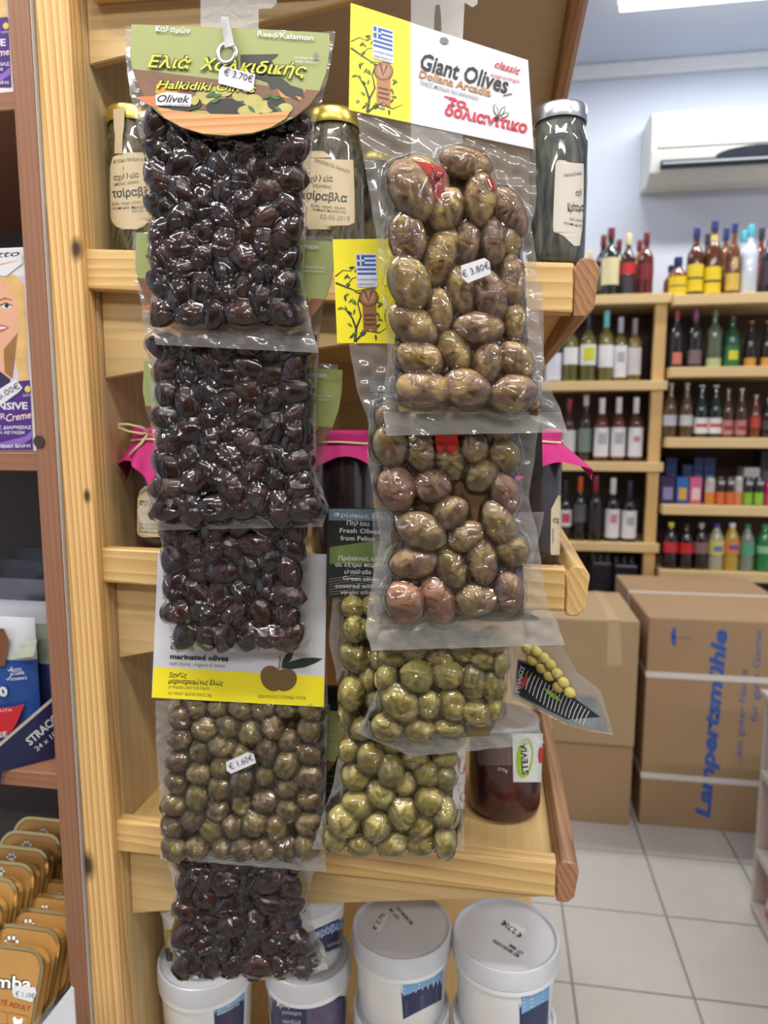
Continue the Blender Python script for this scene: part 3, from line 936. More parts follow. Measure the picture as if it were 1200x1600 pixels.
# ---- the green header card of the dark packs
M_cg = plain('card_green', (150, 158, 96), .4, var=.05, scale=12)
M_cg2 = plain('card_brown_photo', (120, 84, 60), .4, var=.4, scale=40)
M_bowl = wood('printed_bowl', (222, 166, 110), (176, 112, 68), 'x', rings=90, contrast=.6)
M_olp = plain('printed_olive_pale', (176, 168, 96), .35, var=.3, scale=90)
M_olk = plain('printed_olive_dark', (40, 40, 30), .35, var=.3, scale=90)
M_oly = plain('printed_orange', (222, 150, 40), .4, var=.3, scale=60)
def green_card(root, dx, dy, d, lean=6, full=True, sc=1.0, yaw=0, rot=0.0):
    def S(x, y):
        x, y = (x - 355) * sc, (y - 40) * sc
        c, s = math.cos(rot), math.sin(rot)
        return (355 + dx + x * c - y * s, 40 + dy + x * s + y * c)
    sf = Plane(*S(355, 80), d, yaw, lean)
    out = [(205, 38), (300, 41), (400, 45), (515, 52), (514, 85), (509, 115), (498, 145), (482, 166), (462, 182), (430, 198), (395, 209), (355, 213), (318, 210), (285, 200), (255, 184), (236, 166), (220, 142), (208, 112), (203, 85)]
    c = sheet('header_card', [S(*p) for p in out], sf, M_cg, root)
    pr = Print(sf, c)
    def poly(pts, m, n='print'): pr.poly([S(*p) for p in pts], m, n)
    poly([(206, 108), (240, 112), (350, 126), (430, 136), (500, 142), (482, 166), (462, 182), (236, 166), (220, 142)], M_cg2)
    pr.up()
    poly([(245, 132), (290, 138), (268, 150), (243, 146)], M_oly); poly([(430, 132), (478, 140), (470, 156), (440, 152)], M_oly)
    poly([(212, 152), (246, 150), (250, 172), (236, 166)], plain('printed_terracotta', (196, 116, 70), .4))
    pr.up()
    poly([(376, 86), (436, 85), (424, 94), (430, 104), (415, 108), (424, 120), (440, 122), (455, 134), (474, 140), (476, 154), (462, 150), (470, 160), (446, 150), (432, 138), (424, 142), (418, 128), (400, 122), (390, 112), (376, 108)], plain('map_dark', (52, 50, 44), .45))
    pr.up()
    # bowl with olives
    rr = random.Random(4)
    for (x, y, a, b, m) in [(330, 150, 24, 15, M_olp), (352, 168, 30, 14, M_olk), (375, 150, 12, 9, M_olp), (372, 172, 16, 11, M_olk), (396, 158, 15, 10, M_olp), (414, 168, 16, 10, M_olp), (432, 162, 14, 12, M_olk), (446, 170, 12, 8, M_olp), (300, 162, 16, 10, M_olk), (284, 168, 18, 9, M_olk), (390, 174, 18, 9, M_olp), (350, 144, 14, 8, M_olp)]:
        pr.ell(*S(x, y), a * sc, b * sc, m, n=16); pr.up(.00004)
    for k in range(9):
        x, y = S(rr.uniform(300, 440), rr.uniform(150, 172)); pr.leaf(x, y, 16, 6, rr.uniform(-60, 60), plain('printed_leaf', (70, 96, 44), .4)); pr.up(.00002)
    bw = [(244, 168), (270, 173), (320, 179), (365, 180), (410, 179), (455, 174), (448, 186), (425, 200), (395, 209), (355, 213), (318, 210), (285, 200), (258, 185)]
    poly(bw, M_bowl)
    pr.up()
    if full:
        pr.text('Καλαμών', S(244, 50), S(298, 54), 9 * sc, M_white, .012)
        pr.text('Reed/Kalamon', S(403, 58), S(490, 65), 9 * sc, M_white, .012)
        pr.text('Ελιά', S(232, 106), S(300, 109), 19 * sc, M_black, .05, .3); pr.text('Χαλκιδικής', S(312, 110), S(479, 120), 19 * sc, M_black, .05, .3)
        pr.text('Halkidiki Olives', S(246, 139), S(400, 146), 13 * sc, M_black, .05, .3)
        pr.up()
        Y2 = plain('card_yellow_ink', (214, 212, 58), .4, var=0)
        pr.text('Ελιά', S(232, 106), S(300, 109), 19 * sc, Y2, .012, .3); pr.text('Χαλκιδικής', S(312, 110), S(479, 120), 19 * sc, Y2, .012, .3)
        pr.text('Halkidiki Olives', S(246, 139), S(400, 146), 13 * sc, Y2, .01, .3)
        pr.poly([S(245, 166), S(244, 150), S(262, 145), S(300, 149), S(302, 160), S(298, 168)], M_white)
        pr.up()
        pr.text('Olivek', S(247, 161), S(298, 162), 12 * sc, M_black, .02, .35); pr.text('greek products', S(256, 167), S(297, 167), 3.5 * sc, M_black)
        pr.ell(*S(306, 158), 6 * sc, 8 * sc, M_olp, 20)
        pr.text('ΕΛΛΗΝΙΚΟ ΠΡΟΪΟΝ', S(461, 93), S(499, 95), 3 * sc, M_white); pr.text('GREEK PRODUCT', S(461, 99), S(499, 101), 3.5 * sc, M_white)
        pr.ell(*S(494, 89), 4 * sc, 5 * sc, M_grey, n=12)
    else:
        pr.text('amon', S(460, 62), S(490, 65), 9 * sc, M_white, .012)
        pr.text('ΕΛΛΗΝΙΚΟ ΠΡΟΪΟΝ', S(461, 93), S(499, 95), 3 * sc, M_white); pr.text('GREEK PRODUCT', S(461, 99), S(499, 101), 3.5 * sc, M_white)
        pr.text('Ε', S(232, 106), S(248, 107), 19 * sc, plain('card_yellow_ink', (214, 212, 58), .4, var=0), .012, .3)
    pr.build()
    return sf, c

G_dark = 'dark olive packs on the left hanging strip'
def shift(rows, dx, dy): return [(y + dy, l + dx, r + dx) for y, l, r in rows]

# first dark pack, in front
sf = Plane(355, 300, .585, 2, 1)
orow = [(185, 238, 482), (250, 242, 476), (320, 243, 472), (400, 245, 470), (470, 245, 466), (508, 247, 462)]
a1 = bag('olive_pack', 'topmost dark olive pack with the full green header card', G_dark, sf,
         [(46, 196, 524), (110, 197, 514), (150, 203, 504), (190, 212, 492), (250, 228, 486), (330, 233, 480), (430, 238, 474), (500, 236, 486), (545, 244, 498)],
         pack(orow, 56, 1.32, 5, 1.14), 'long', O_dark, orow, FILM, (B_dark, .010), slope=(.03, .05), seed=3, nu=200, nv=300)
csf, c = green_card(a1, 0, 0, .566, 6)
eyelet(c, csf, 355, 84, .0095, M_silver)
sticker(c, Plane(370, 120, .5615, 2, 6), [(348, 103), (399, 116), (396, 138), (390, 143), (341, 130), (342, 110)], '€ 3.70€', (349, 117), (394, 129), 11)

sf = Plane(365, 660, .612, 1, 1)
orow = [(528, 248, 488), (600, 252, 480), (680, 255, 480), (740, 257, 486), (785, 255, 500), (808, 258, 496)]
a2 = bag('olive_pack', 'second dark olive pack down, bowl of its card peeping over it', G_dark, sf,
         [(366, 207, 522), (440, 211, 518), (480, 222, 504), (540, 230, 498), (640, 236, 494), (740, 246, 494), (775, 232, 506), (795, 214, 514), (826, 226, 504)],
         pack(orow, 50, 1.32, 8, 1.14), 'long', O_dark, orow, FILM, (B_dark, .010), slope=(.02, -.02), seed=8, nu=200, nv=280)
green_card(a2, 8, 326, .5985, 3, False)

sf = Plane(370, 800, .638, 1, 1)
orow = [(770, 258, 488), (830, 262, 478), (900, 266, 472), (950, 272, 470), (985, 280, 472), (1003, 300, 466)]
a3 = bag('olive_pack', 'third dark olive pack lying over the white and yellow card', G_dark, sf,
         [(566, 228, 528), (650, 234, 520), (720, 244, 505), (800, 250, 490), (880, 254, 482), (950, 262, 480), (1000, 268, 486), (1018, 276, 490)],
         pack(orow, 40, 1.32, 12, 1.14), 'long', O_dark, orow, FILM, (B_dark, .010), slope=(.02, .02), seed=12, nu=190, nv=260)
green_card(a3, 20, 526, .625, 3, False)

# white and yellow card pack
sf = Plane(380, 1200, .667, 1, 1)
orow = [(1085, 278, 502), (1150, 274, 500), (1230, 270, 500), (1290, 264, 500), (1326, 270, 496)]
a4 = bag('olive_pack', 'brown green olive pack under the white and yellow card', None, sf,
         [(890, 262, 508), (1090, 264, 512), (1180, 262, 510), (1260, 258, 508), (1310, 254, 508), (1352, 250, 510)],
         pack(orow, 50, 1.13, 21, 1.05), 'round', O_brown, orow, FILM, (B_brown, .009), slope=(.05, .08), seed=21, nu=190, nv=250, seal=30)
csf = Plane(370, 980, .650, 1, 2)
cd = sheet('header_card', [(247, 864), (511, 866), (506, 1105), (237, 1090)], csf, M_white, a4)
pr = Print(csf, cd)
pr.poly([(240.5, 1042), (507, 1057), (506, 1104.5), (237.4, 1089.5)], M_yellow)
pr.up()
pr.text('Blonde', (267, 1014), (303, 1015), 9, M_black, .02); pr.text('marinated olives', (266, 1029), (357, 1033), 8.5, M_black, .03)
pr.text('with thyme, oregano & lemon', (265, 1039), (352, 1043), 6.5, M_grey, 0, .3)
pr.text('kissed', (350, 999), (382, 1001), 8, M_grey)
pr.text('Ξανθές', (264, 1058), (292, 1059), 7.5, M_black, .03, .2); pr.text('μαριναρισμένες Ελιές', (263, 1067), (349, 1071), 7.5, M_black, .03, .2)
pr.text('με θυμάρι, ρίγανη & λεμόνι', (263, 1075), (328, 1078), 5.5, M_black, 0, .3)
pr.text('NET WEIGHT / ΚΑΘΑΡΟ ΒΑΡΟΣ: 200g', (263, 1085), (331, 1089), 5, M_black); pr.text('GREEK PRODUCT / ΕΛΛΗΝΙΚΟ ΠΡΟΪΟΝ', (403, 1090), (478, 1093), 5, M_black)
M_pob = plain('printed_olive_brown', (116, 92, 52), .45, var=.15, scale=120)
pr.ell(425, 1060, 21, 17, M_pob, 60); pr.up(.0001); pr.ell(446, 1062, 19, 17, M_pob, -40)
M_lf = plain('printed_leaf_dark', (38, 50, 34), .45)
pr.leaf(438, 1043, 68, 15, -12, M_lf); pr.leaf(440, 1042, 34, 11, -55, M_lf)
pr.line([(436, 1046), (438, 1030), (437, 1024)], 2.5, plain('printed_stem', (140, 130, 60), .45))
pr.build()
sticker(a4, Plane(376, 1192, .640, 2, 2), [(353, 1191), (386, 1176), (396, 1178), (400, 1192), (361, 1209), (354, 1204)], '€ 1.60€', (360, 1203), (397, 1187), 10)

# last dark pack
sf = Plane(380, 1300, .698, 1, 1)
orow = [(1322, 282, 472), (1380, 284, 470), (1430, 284, 474), (1470, 282, 486), (1500, 290, 488), (1507, 300, 480)]
a5 = bag('olive_pack', 'lowest dark olive pack hanging over the white tubs', G_dark, sf,
         [(1098, 243, 516), (1160, 244, 514), (1250, 250, 508), (1330, 258, 496), (1400, 274, 482), (1440, 272, 486), (1480, 262, 508), (1512, 290, 512)],
         pack(orow, 33, 1.32, 31, 1.14), 'long', O_dark, orow, FILM, (B_dark, .010), slope=(.02, .03), seed=31, nu=180, nv=280, seal=6)
green_card(a5, 45, 1062, .6885, 2, False, .86)

# a black pouch behind the brown green pack
sf = Plane(500, 1150, .712, 0, 0)
t = empty('black_pouch', sf(500, 1290), 'black pouch half hidden between the two hanging columns', 'pouch')
sheet('sleeve', [(420, 1070), (527, 1074), (531, 1290), (424, 1290)], sf, plain('black_pouch_card', (26, 27, 24), .4), t, .006)
pr = Print(sf, t, .0002)
for k in range(8): pr.line([(505, 1180 + k * 11), (526, 1180 + k * 11)], 1.6, plain('pouch_print', (70, 84, 50), .5))
pr.build()

# ------------------------------------------------------------------ the right hanging column: giant olives, green olives
def cr(lst, ox, oy, s, **kw):
    return [(ox + a[0] / s, oy + a[1] / s, a[2] / s * 1.05, a[3] / s * 1.07) + tuple(a[4:]) for a in lst]
G_giant = 'giant olive packs on the right hanging strip'
G_fresh = 'green olive packs on the right hanging strip'

def giant_card(root, q, d, yaw, lean, full):
    """q: corner pixels TL, TR, BR, BL of the white and yellow card"""
    cx, cy = sum(p[0] for p in q) / 4, sum(p[1] for p in q) / 4
    sf = Plane(cx, cy, d, yaw, lean)
    c = sheet('header_card', q, sf, M_white, root, .0012)
    def S(u, v):
        a, b, c_, d_ = q
        return ((a[0] * (1 - u) + b[0] * u) * (1 - v) + (d_[0] * (1 - u) + c_[0] * u) * v, (a[1] * (1 - u) + b[1] * u) * (1 - v) + (d_[1] * (1 - u) + c_[1] * u) * v)
    pr = Print(sf, c)
    pr.poly([S(0, 0), S(.335, 0), S(.335, 1), S(0, 1)], M_yellow)
    pr.up()
    W = q[1][0] - q[0][0]
    # the olive tree
    T = plain('tree_ink', (58, 62, 40), .5, var=0); LF = plain('tree_leaf_ink', (84, 120, 52), .5, var=0)
    for br_, w in (([(.10, .99), (.11, .86), (.09, .76), (.055, .68), (.03, .66)], [5, 4, 3, 2, 1.2]), ([(.11, .86), (.14, .74), (.125, .62), (.14, .52)], [3.5, 3, 2, 1.2]),
                   ([(.10, .99), (.16, .88), (.20, .8), (.19, .72)], [4, 3, 2, 1]), ([(.16, .88), (.24, .9), (.29, .84)], [2.5, 2, 1]),
                   ([(.005, .42), (.06, .46), (.12, .5), (.17, .48)], [3.5, 3, 2, 1]), ([(.06, .46), (.10, .38), (.17, .34)], [2, 1.6, 1]), ([(.005, .36), (.05, .3), (.10, .31)], [2.4, 1.8, 1])):
        pr.line([S(*p) for p in br_], [x * W / 290 for x in w], T)
    rr = random.Random(9)
    pr.up()
    for k in range(58):
        if k % 2: u, v = rr.uniform(.04, .2), rr.uniform(.26, .62)
        else: u, v = rr.uniform(.04, .29), rr.uniform(.6, .93)
        pr.leaf(*S(u, v), W * .036, W * .013, rr.uniform(0, 360), LF if k % 3 else T); pr.up(.000004)
    # flag
    pr.poly([S(.125, .14), S(.24, .14), S(.24, .46), S(.125, .46)], M_white); pr.up()
    for k in range(5):
        v = .155 + k * .042
        pr.poly([S(.13, v), S(.235, v), S(.235, v + .022), S(.13, v + .022)], M_blue)
    pr.up()
    pr.poly([S(.13, .155), S(.172, .155), S(.172, .26), S(.13, .26)], M_blue); pr.up()
    pr.poly([S(.13, .2), S(.172, .2), S(.172, .217), S(.13, .217)], M_white); pr.poly([S(.147, .155), S(.155, .155), S(.155, .26), S(.147, .26)], M_white)
    pr.text('ΕΛΛΗΝΙΚΟ ΠΡΟΪΟΝ', S(.13, .40), S(.236, .40), 3.4 * W / 290, M_blue); pr.text('GREEK PRODUCT', S(.13, .445), S(.23, .445), 3.4 * W / 290, M_blue)
    # bronze seal
    BZ = plain('bronze_print', (150, 104, 72), .35, metal=.3, var=.1); BD = plain('bronze_dark_print', (84, 54, 38), .4, var=0)
    pr.poly([S(.15, .62), S(.225, .62), S(.225, .9), S(.187, .86), S(.15, .9)], BZ); pr.up()
    pr.ell(*S(.187, .56), W * .054, W * .052, BD); pr.up(); pr.ell(*S(.187, .56), W * .049, W * .047, BZ); pr.up()
    pr.ell(*S(.187, .56), W * .036, W * .034, plain('bronze_light_print', (172, 128, 94), .35, var=.1)); pr.up()
    pr.line([S(.168, .5), S(.185, .6), S(.206, .5)], 3 * W / 290, BD)
    for k in range(3): pr.line([S(.158, .73 + k * .045), S(.217, .73 + k * .045)], 2 * W / 290, BD)
    pr.h = .0005
    if full:
        pr.text('Giant Olives', (654, 107), (791, 146), 26, M_black, .02)
        pr.text('Doliana Arcadia', (654, 121), (766, 151), 12, plain('ochre_ink', (168, 122, 66), .5, var=0), .025)
        pr.text('ΤΑΝΟΣ (ποταμός των Δολιανών)', (655, 132), (746, 157), 6.5, M_grey, 0, .15)
        pr.text('το', (699, 163), (727, 170), 13, M_red, .035); pr.text('δολιανίτικο', (694, 179), (822, 208), 17, M_red, .035)
        pr.line([(694, 151), (712, 155)], 2, M_red); pr.line([(786, 150), (800, 147)], 1.5, M_black)
        pr.text('classic', (772, 105), (811, 117), 12, M_red, .015, .25); pr.text('engravings', (766, 119), (811, 130), 6, plain('pink_ink', (206, 90, 110), .5, var=0), 0, .25)
        GI = plain('green_line_ink', (60, 84, 50), .5, var=0)
        for (x, y, l, a) in ((777, 182, 20, -105), (780, 182, 18, -60), (783, 184, 14, -30)): pr.leaf(x, y, l, 7, a, GI)
        pr.up()
        for (x, y, l, a) in ((776.7, 180.5, 17, -105), (781, 181, 15, -60), (784, 183.5, 11, -30)): pr.leaf(x, y, l, 4.5, a, M_white)
        pr.ell(776, 186, 4, 4, M_black, n=14)
        # hanging slot
        pr.ell(694, 64, 7, 5, plain('slot_shadow', (120, 116, 112), .5), 15)
    pr.build()
    return sf, c

# B1, the front pack
sf = Plane(715, 430, .545, 10, -1)
orow = [(268, 622, 770), (330, 612, 812), (420, 612, 824), (520, 614, 828), (600, 612, 838), (640, 616, 846)]
o1 = cr([(365, 190, 130, 85, 60), (515, 262, 95, 75, -60), (660, 215, 110, 65, 88), (600, 62, 110, 60, 12), (790, 270, 110, 60, 60), (350, 390, 115, 76, 82),
         (495, 460, 125, 65, -72), (610, 400, 90, 55, 88), (720, 395, 100, 55, 86), (355, 575, 120, 85, 70), (580, 605, 105, 60, 75), (705, 630, 115, 65, 72),
         (800, 560, 110, 52, 86), (490, 690, 95, 57, 78), (375, 755, 120, 75, 35), (655, 765, 110, 66, 3), (812, 740, 82, 46, 88), (405, 895, 105, 76, 20),
         (555, 865, 95, 60, 60), (695, 915, 92, 62, -80), (815, 905, 95, 65, 50), (420, 1025, 122, 74, 5), (605, 1022, 110, 77, 15), (800, 1047, 106, 77, -10),
         (420, 90, 80, 50, 30), (470, 150, 80, 60, 70), (790, 390, 70, 50, 80), (880, 1080, 50, 30, 20)], 510, 240, 2.79)
b1 = bag('olive_pack', 'front pack of giant brown olives with a white price sticker', G_giant, sf,
         [(196, 556, 836), (250, 562, 838), (300, 572, 838), (342, 580, 830), (400, 590, 838), (480, 598, 842), (560, 606, 850), (610, 600, 862), (640, 598, 876), (678, 604, 886)],
         o1, 'giant', O_giant, orow, FILM, (B_amber, .008), slope=(.22, -.02), seed=41, nu=200, nv=320, seal=34, thick=.7, milk=(.42, .95), crease=.0018)
csf, c = giant_card(b1, [(548, 5), (825, 94), (834, 233), (545, 172)], .541, 10, 4, True)
M_pep = plain('red_pepper_skin', (176, 38, 32), .35, var=.3, scale=80)
psf = Plane(670, 270, .5228, 10, 0)
sheet('pepper_strip', [(620, 252), (634, 248), (652, 252), (672, 255), (690, 261), (697, 268), (694, 284), (695, 300), (690, 314), (684, 318), (676, 308), (671, 294), (662, 284), (650, 276), (636, 266)], psf, M_pep, b1, .003)
sheet('pepper_strip', [(760, 275), (770, 278), (776, 296), (768, 300), (761, 288)], psf, M_pep, b1, .003)
sticker(b1, Plane(744, 424, .518, 10, 0), [(720, 415), (757, 403), (765, 409), (767, 428), (731, 442), (722, 434)], '€ 3.80€', (724, 434), (766, 419), 11)

# B2
sf = Plane(700, 830, .580, 5, 0)
orow = [(660, 590, 808), (740, 592, 812), (800, 608, 806), (880, 606, 822), (940, 604, 820), (962, 606, 826)]
o2 = cr([(305, 150, 92, 75, 78), (430, 175, 85, 65, 80), (545, 190, 112, 60, 68), (655, 160, 70, 60, 80), (780, 190, 75, 60, 60), (330, 330, 100, 80, 75, O_pink), (480, 320, 82, 67, 8),
         (685, 280, 76, 60, -40), (780, 345, 92, 56, 70, O_pink), (555, 430, 80, 66, -30), (430, 505, 116, 76, 25), (620, 530, 82, 60, -32), (755, 475, 102, 62, 62), (400, 640, 106, 68, -8),
         (560, 665, 96, 62, 66), (690, 640, 102, 62, 82), (810, 590, 76, 60, 40), (365, 800, 96, 80, 60, O_pink), (500, 795, 106, 68, 65, O_pink), (665, 795, 96, 66, -8), (800, 765, 92, 62, 82),
         (305, 40, 70, 60, 30), (450, 60, 80, 60, 10), (600, 50, 80, 60, -10), (750, 60, 80, 60, 20)], 500, 640, 2.727)
b2 = bag('olive_pack', 'second pack of giant olives, hanging below the front one', G_giant, sf,
         [(440, 555, 848), (540, 546, 850), (600, 556, 846), (660, 576, 842), (710, 574, 836), (780, 584, 826), (840, 594, 840), (900, 582, 848), (950, 574, 856), (980, 572, 872), (1012, 580, 882)],
         o2, 'giant', O_mix, orow, FILM, (B_amber, .008), slope=(0, -.03), seed=42, nu=200, nv=320, seal=40, thick=.7, milk=(.45, .95), crease=.0018)
giant_card(b2, [(520, 374), (800, 372), (806, 538), (527, 536)], .577, 5, 0, False)
psf = Plane(690, 700, .560, 5, 0)
sheet('pepper_strip', [(680, 676), (698, 682), (713, 678), (717, 690), (712, 704), (706, 711), (699, 703), (694, 700), (688, 710), (682, 700)], psf, M_pep, b2, .003)
# oily residue at the foot of the two giant packs
OIL = plain('oil_residue', (176, 150, 108), .3, var=.3, scale=90)
for rt, s_, pts in ((b1, Plane(730, 645, .5455, 10, -1), [(622, 634), (700, 640), (842, 634), (846, 641), (740, 645), (625, 643)]),
                    (b2, Plane(700, 970, .5805, 5, 0), [(594, 960), (606, 950), (700, 958), (810, 950), (840, 964), (846, 970), (780, 972), (740, 968), (680, 974), (650, 970), (620, 984), (592, 984)])):
    sheet('oil_residue', pts, Plane(*[(pts[0][0] + pts[2][0]) / 2, pts[0][1]], s_.O.y - .0005, 10 if rt is b1 else 5, 0), OIL, rt, .0004)

# B3 green pack with black card
sf = Plane(690, 1060, .615, 3, 0)
orow = [(985, 604, 790), (1060, 600, 792), (1110, 596, 788), (1150, 592, 770)]
o3 = cr([(415, 210, 65, 60, 20), (530, 210, 65, 54, 0), (625, 235, 72, 48, 85), (695, 250, 62, 42, 90), (355, 305, 82, 64, 45), (455, 315, 57, 48, 80), (545, 315, 67, 50, 80), (635, 350, 62, 48, 20), (420, 412, 62, 46, 0),
         (305, 400, 62, 52, 10), (320, 150, 52, 38, 10), (500, 150, 52, 36, 0), (660, 150, 52, 42, 5), (720, 170, 32, 50, 0), (530, 410, 60, 34, 0), (300, 220, 42, 52, 20), (590, 130, 50, 40, 0), (400, 120, 50, 40, 0), (700, 330, 30, 44, 0),
         (330, 80, 60, 50, 10), (450, 70, 60, 50, 10), (570, 75, 60, 50, 10), (690, 80, 60, 50, 10)], 480, 960, 2.4)
b3 = bag('olive_pack', 'upper pack of green olives under the second giant pack', G_fresh, sf,
         [(800, 582, 850), (940, 584, 820), (1010, 588, 812), (1060, 592, 806), (1100, 574, 812), (1125, 556, 838), (1172, 640, 850)],
         o3, 'round', O_green, orow, FILM, (B_olive, .007), slope=(0, -.10), seed=43, nu=170, nv=230, seal=30, milk=(.42, .75), crease=.0016)
M_bc = plain('black_card', (34, 38, 36), .4, var=.5, scale=25)
M_bg = plain('hillside_print', (96, 118, 60), .45, var=.5, scale=60)
def black_card(root, q, d, yaw, txt):
    sf = Plane(q[0][0] + 60, q[0][1] + 60, d, yaw, 0)
    c = sheet('header_card', q, sf, M_bc, root, .001)
    pr = Print(sf, c)
    x0, y0 = q[0]; x1 = q[1][0]
    pr.poly([(x0 + 2, y0 + 2), (x1 - 2, y0 + 3), (x1 - 2, y0 + 22), (x0 + 2, y0 + 20)], plain('hazy_sky_print', (104, 122, 136), .45, var=.2, scale=40))
    pr.poly([(x0 + 3, y0 + 62), (x0 + 70, y0 + 52), (x1 - 3, y0 + 58), (x1 - 3, y0 + 84), (x0 + 3, y0 + 88)], M_bg)
    pr.up()
    for k in range(7): pr.line([(x0 + 2, y0 + 112 + k * 4), (x0 + 40 + k * 3, y0 + 106 + k * 4), (x0 + 80, y0 + 110 + k * 4)], 1.1, plain('print_twig', (120, 122, 110), .5))
    pr.up()
    for (s, a, b, h) in txt:
        pr.text(s, (x0 + a[0], y0 + a[1]), (x0 + b[0], y0 + b[1]), h, M_white, .012)
    pr.build()
TXT = [('Φρέσκιες Ελιές', (10, 14), (100, 18), 6.5), ('Πηλίου', (30, 27), (65, 29), 7), ('Fresh Olives', (19, 39), (82, 41), 7.5), ('from Pelion', (20, 51), (74, 52), 7.5),
       ('Πράσινες ελιές', (17, 82), (94, 83), 6.5), ('σε έξτρα παρθένο', (12, 92), (98, 93), 6.5), ('ελαιόλαδο', (26, 103), (68, 104), 6.5), ('Green olives', (24, 113), (80, 115), 6.5),
       ('covered with extra', (12, 125), (102, 126), 6.5), ('virgin olive oil', (20, 135), (90, 136), 6.5)]
black_card(b3, [(575, 592), (846, 600), (848, 745), (576, 738)], .612, 3, [('Φρέσκιες Ελιές', (8, 28), (100, 30), 6.5), ('Πηλίου', (8, 44), (40, 46), 7)])

# B4 green pack, lowest
sf = Plane(620, 1150, .6445, 2, 1)
orow = [(930, 534, 640), (1000, 536, 720), (1080, 538, 720), (1150, 540, 716), (1230, 530, 712), (1290, 514, 720), (1322, 508, 722)]
o4 = cr([(185, 145, 62, 52, 40), (180, 275, 50, 62, 0), (240, 230, 38, 48, 0), (155, 360, 32, 47, 0), (265, 300, 45, 45, 0), (210, 410, 44, 42, 0), (165, 490, 40, 42, 0), (245, 510, 52, 58, 0), (320, 555, 52, 58, 0), (410, 520, 50, 44, 0),
         (520, 520, 48, 44, 0), (190, 585, 54, 52, 0), (285, 645, 58, 56, 30), (370, 608, 47, 46, 0), (455, 572, 58, 48, 20), (520, 585, 40, 50, 0), (195, 685, 60, 52, 10), (365, 712, 56, 62, 0), (465, 668, 58, 54, 30), (518, 712, 45, 60, 0),
         (148, 738, 62, 60, 20), (268, 765, 56, 52, 0), (430, 762, 56, 50, -30), (520, 812, 42, 62, 0), (115, 812, 46, 50, 0), (205, 838, 52, 44, 10), (325, 838, 62, 47, -15), (430, 832, 56, 47, -10), (185, 40, 46, 50, 0), (175, -35, 46, 40, 0),
         (330, 450, 52, 48, 0), (440, 440, 52, 48, 0), (540, 440, 50, 48, 0), (260, 40, 45, 50, 0), (280, 150, 45, 45, 0), (330, 230, 50, 50, 0), (340, 350, 50, 50, 0), (250, -40, 45, 40, 0)], 480, 960, 2.4)
b4 = bag('olive_pack', 'lowest pack of green olives touching the third tray', G_fresh, sf,
         [(800, 516, 760), (935, 520, 740), (1000, 514, 734), (1060, 526, 732), (1150, 534, 730), (1220, 522, 726), (1290, 500, 724), (1328, 488, 726)],
         o4, 'round', O_green, orow, FILM, (B_olive, .007), slope=(0, .01), seed=44, nu=190, nv=280, seal=8, milk=(.42, .5), crease=.0016)
black_card(b4, [(512, 793), (700, 797), (700, 938), (509, 932)], .6415, 2, TXT)

# B5 silver backed pack swung out to the right
sf = Plane(870, 1080, .66, -18, 0)
t = empty('olive_pack', sf(880, 1140), 'silver backed pack with black small print, swung out to the right', 'olive pack', G_fresh)
out = [(790, 1010), (812, 1000), (872, 1000), (902, 1052), (938, 1080), (948, 1112), (958, 1148), (918, 1142), (884, 1132), (852, 1115), (800, 1090)]
fo = prism('film', [sf(*p) for p in out], FILM, sf.n * -.001, t)
at = fo.data.attributes.new('milk', 'FLOAT', 'POINT'); at.data.foreach_set('value', [.4] * len(fo.data.vertices))
c = sheet('rear_label', [(808, 1030), (838, 1038), (870, 1062), (900, 1088), (930, 1090), (950, 1142), (884, 1128), (852, 1111), (802, 1086)], Plane(870, 1080, .657, -18, 0), plain('silver_label', (146, 154, 160), .25, metal=.4, var=.5, scale=50), t, .0006)
ps = Plane(870, 1080, .657, -18, 0)
pr = Print(ps, c, .0003)
pr.poly([(811, 1034), (836, 1042), (868, 1066), (898, 1091), (938, 1120), (886, 1124), (852, 1107), (806, 1084)], plain('label_black', (38, 42, 44), .35, var=.2)); pr.up()
rr = random.Random(3)
for k in range(19):
    a = (820 + k * 5.6, 1044 + k * 3.7); L = 32 - abs(k - 8) * 1.0
    pr.line([(a[0], a[1]), (a[0] - 6, a[1] + L * .5), (a[0] - 10, a[1] + L)], 1.5, plain('label_white_lines', (196, 200, 204), .4, var=0))
pr.leaf(850, 1075, 34, 7, 38, plain('label_green', (150, 190, 60), .4)); pr.ell(818, 1066, 5, 12, plain('label_red', (170, 60, 60), .4), 30)
pr.text('ΠΗΛΙΟΥ', (812, 1082), (820, 1040), 7, M_white, .02)
pr.build()
for k, (x, y) in enumerate(((826, 1012), (840, 1016), (852, 1026), (834, 1030), (862, 1036), (848, 1042), (872, 1050), (860, 1054), (882, 1064), (874, 1072), (892, 1080))):
    o = bpy.data.objects.new('olive', ball_mesh('round', O_green, k)); col.objects.link(o); o.parent = t
    o.location = ps(x, y, .004) - wloc(t); o.scale = (.0062, .005, .004); o.rotation_euler = (1.3, .6, 0)

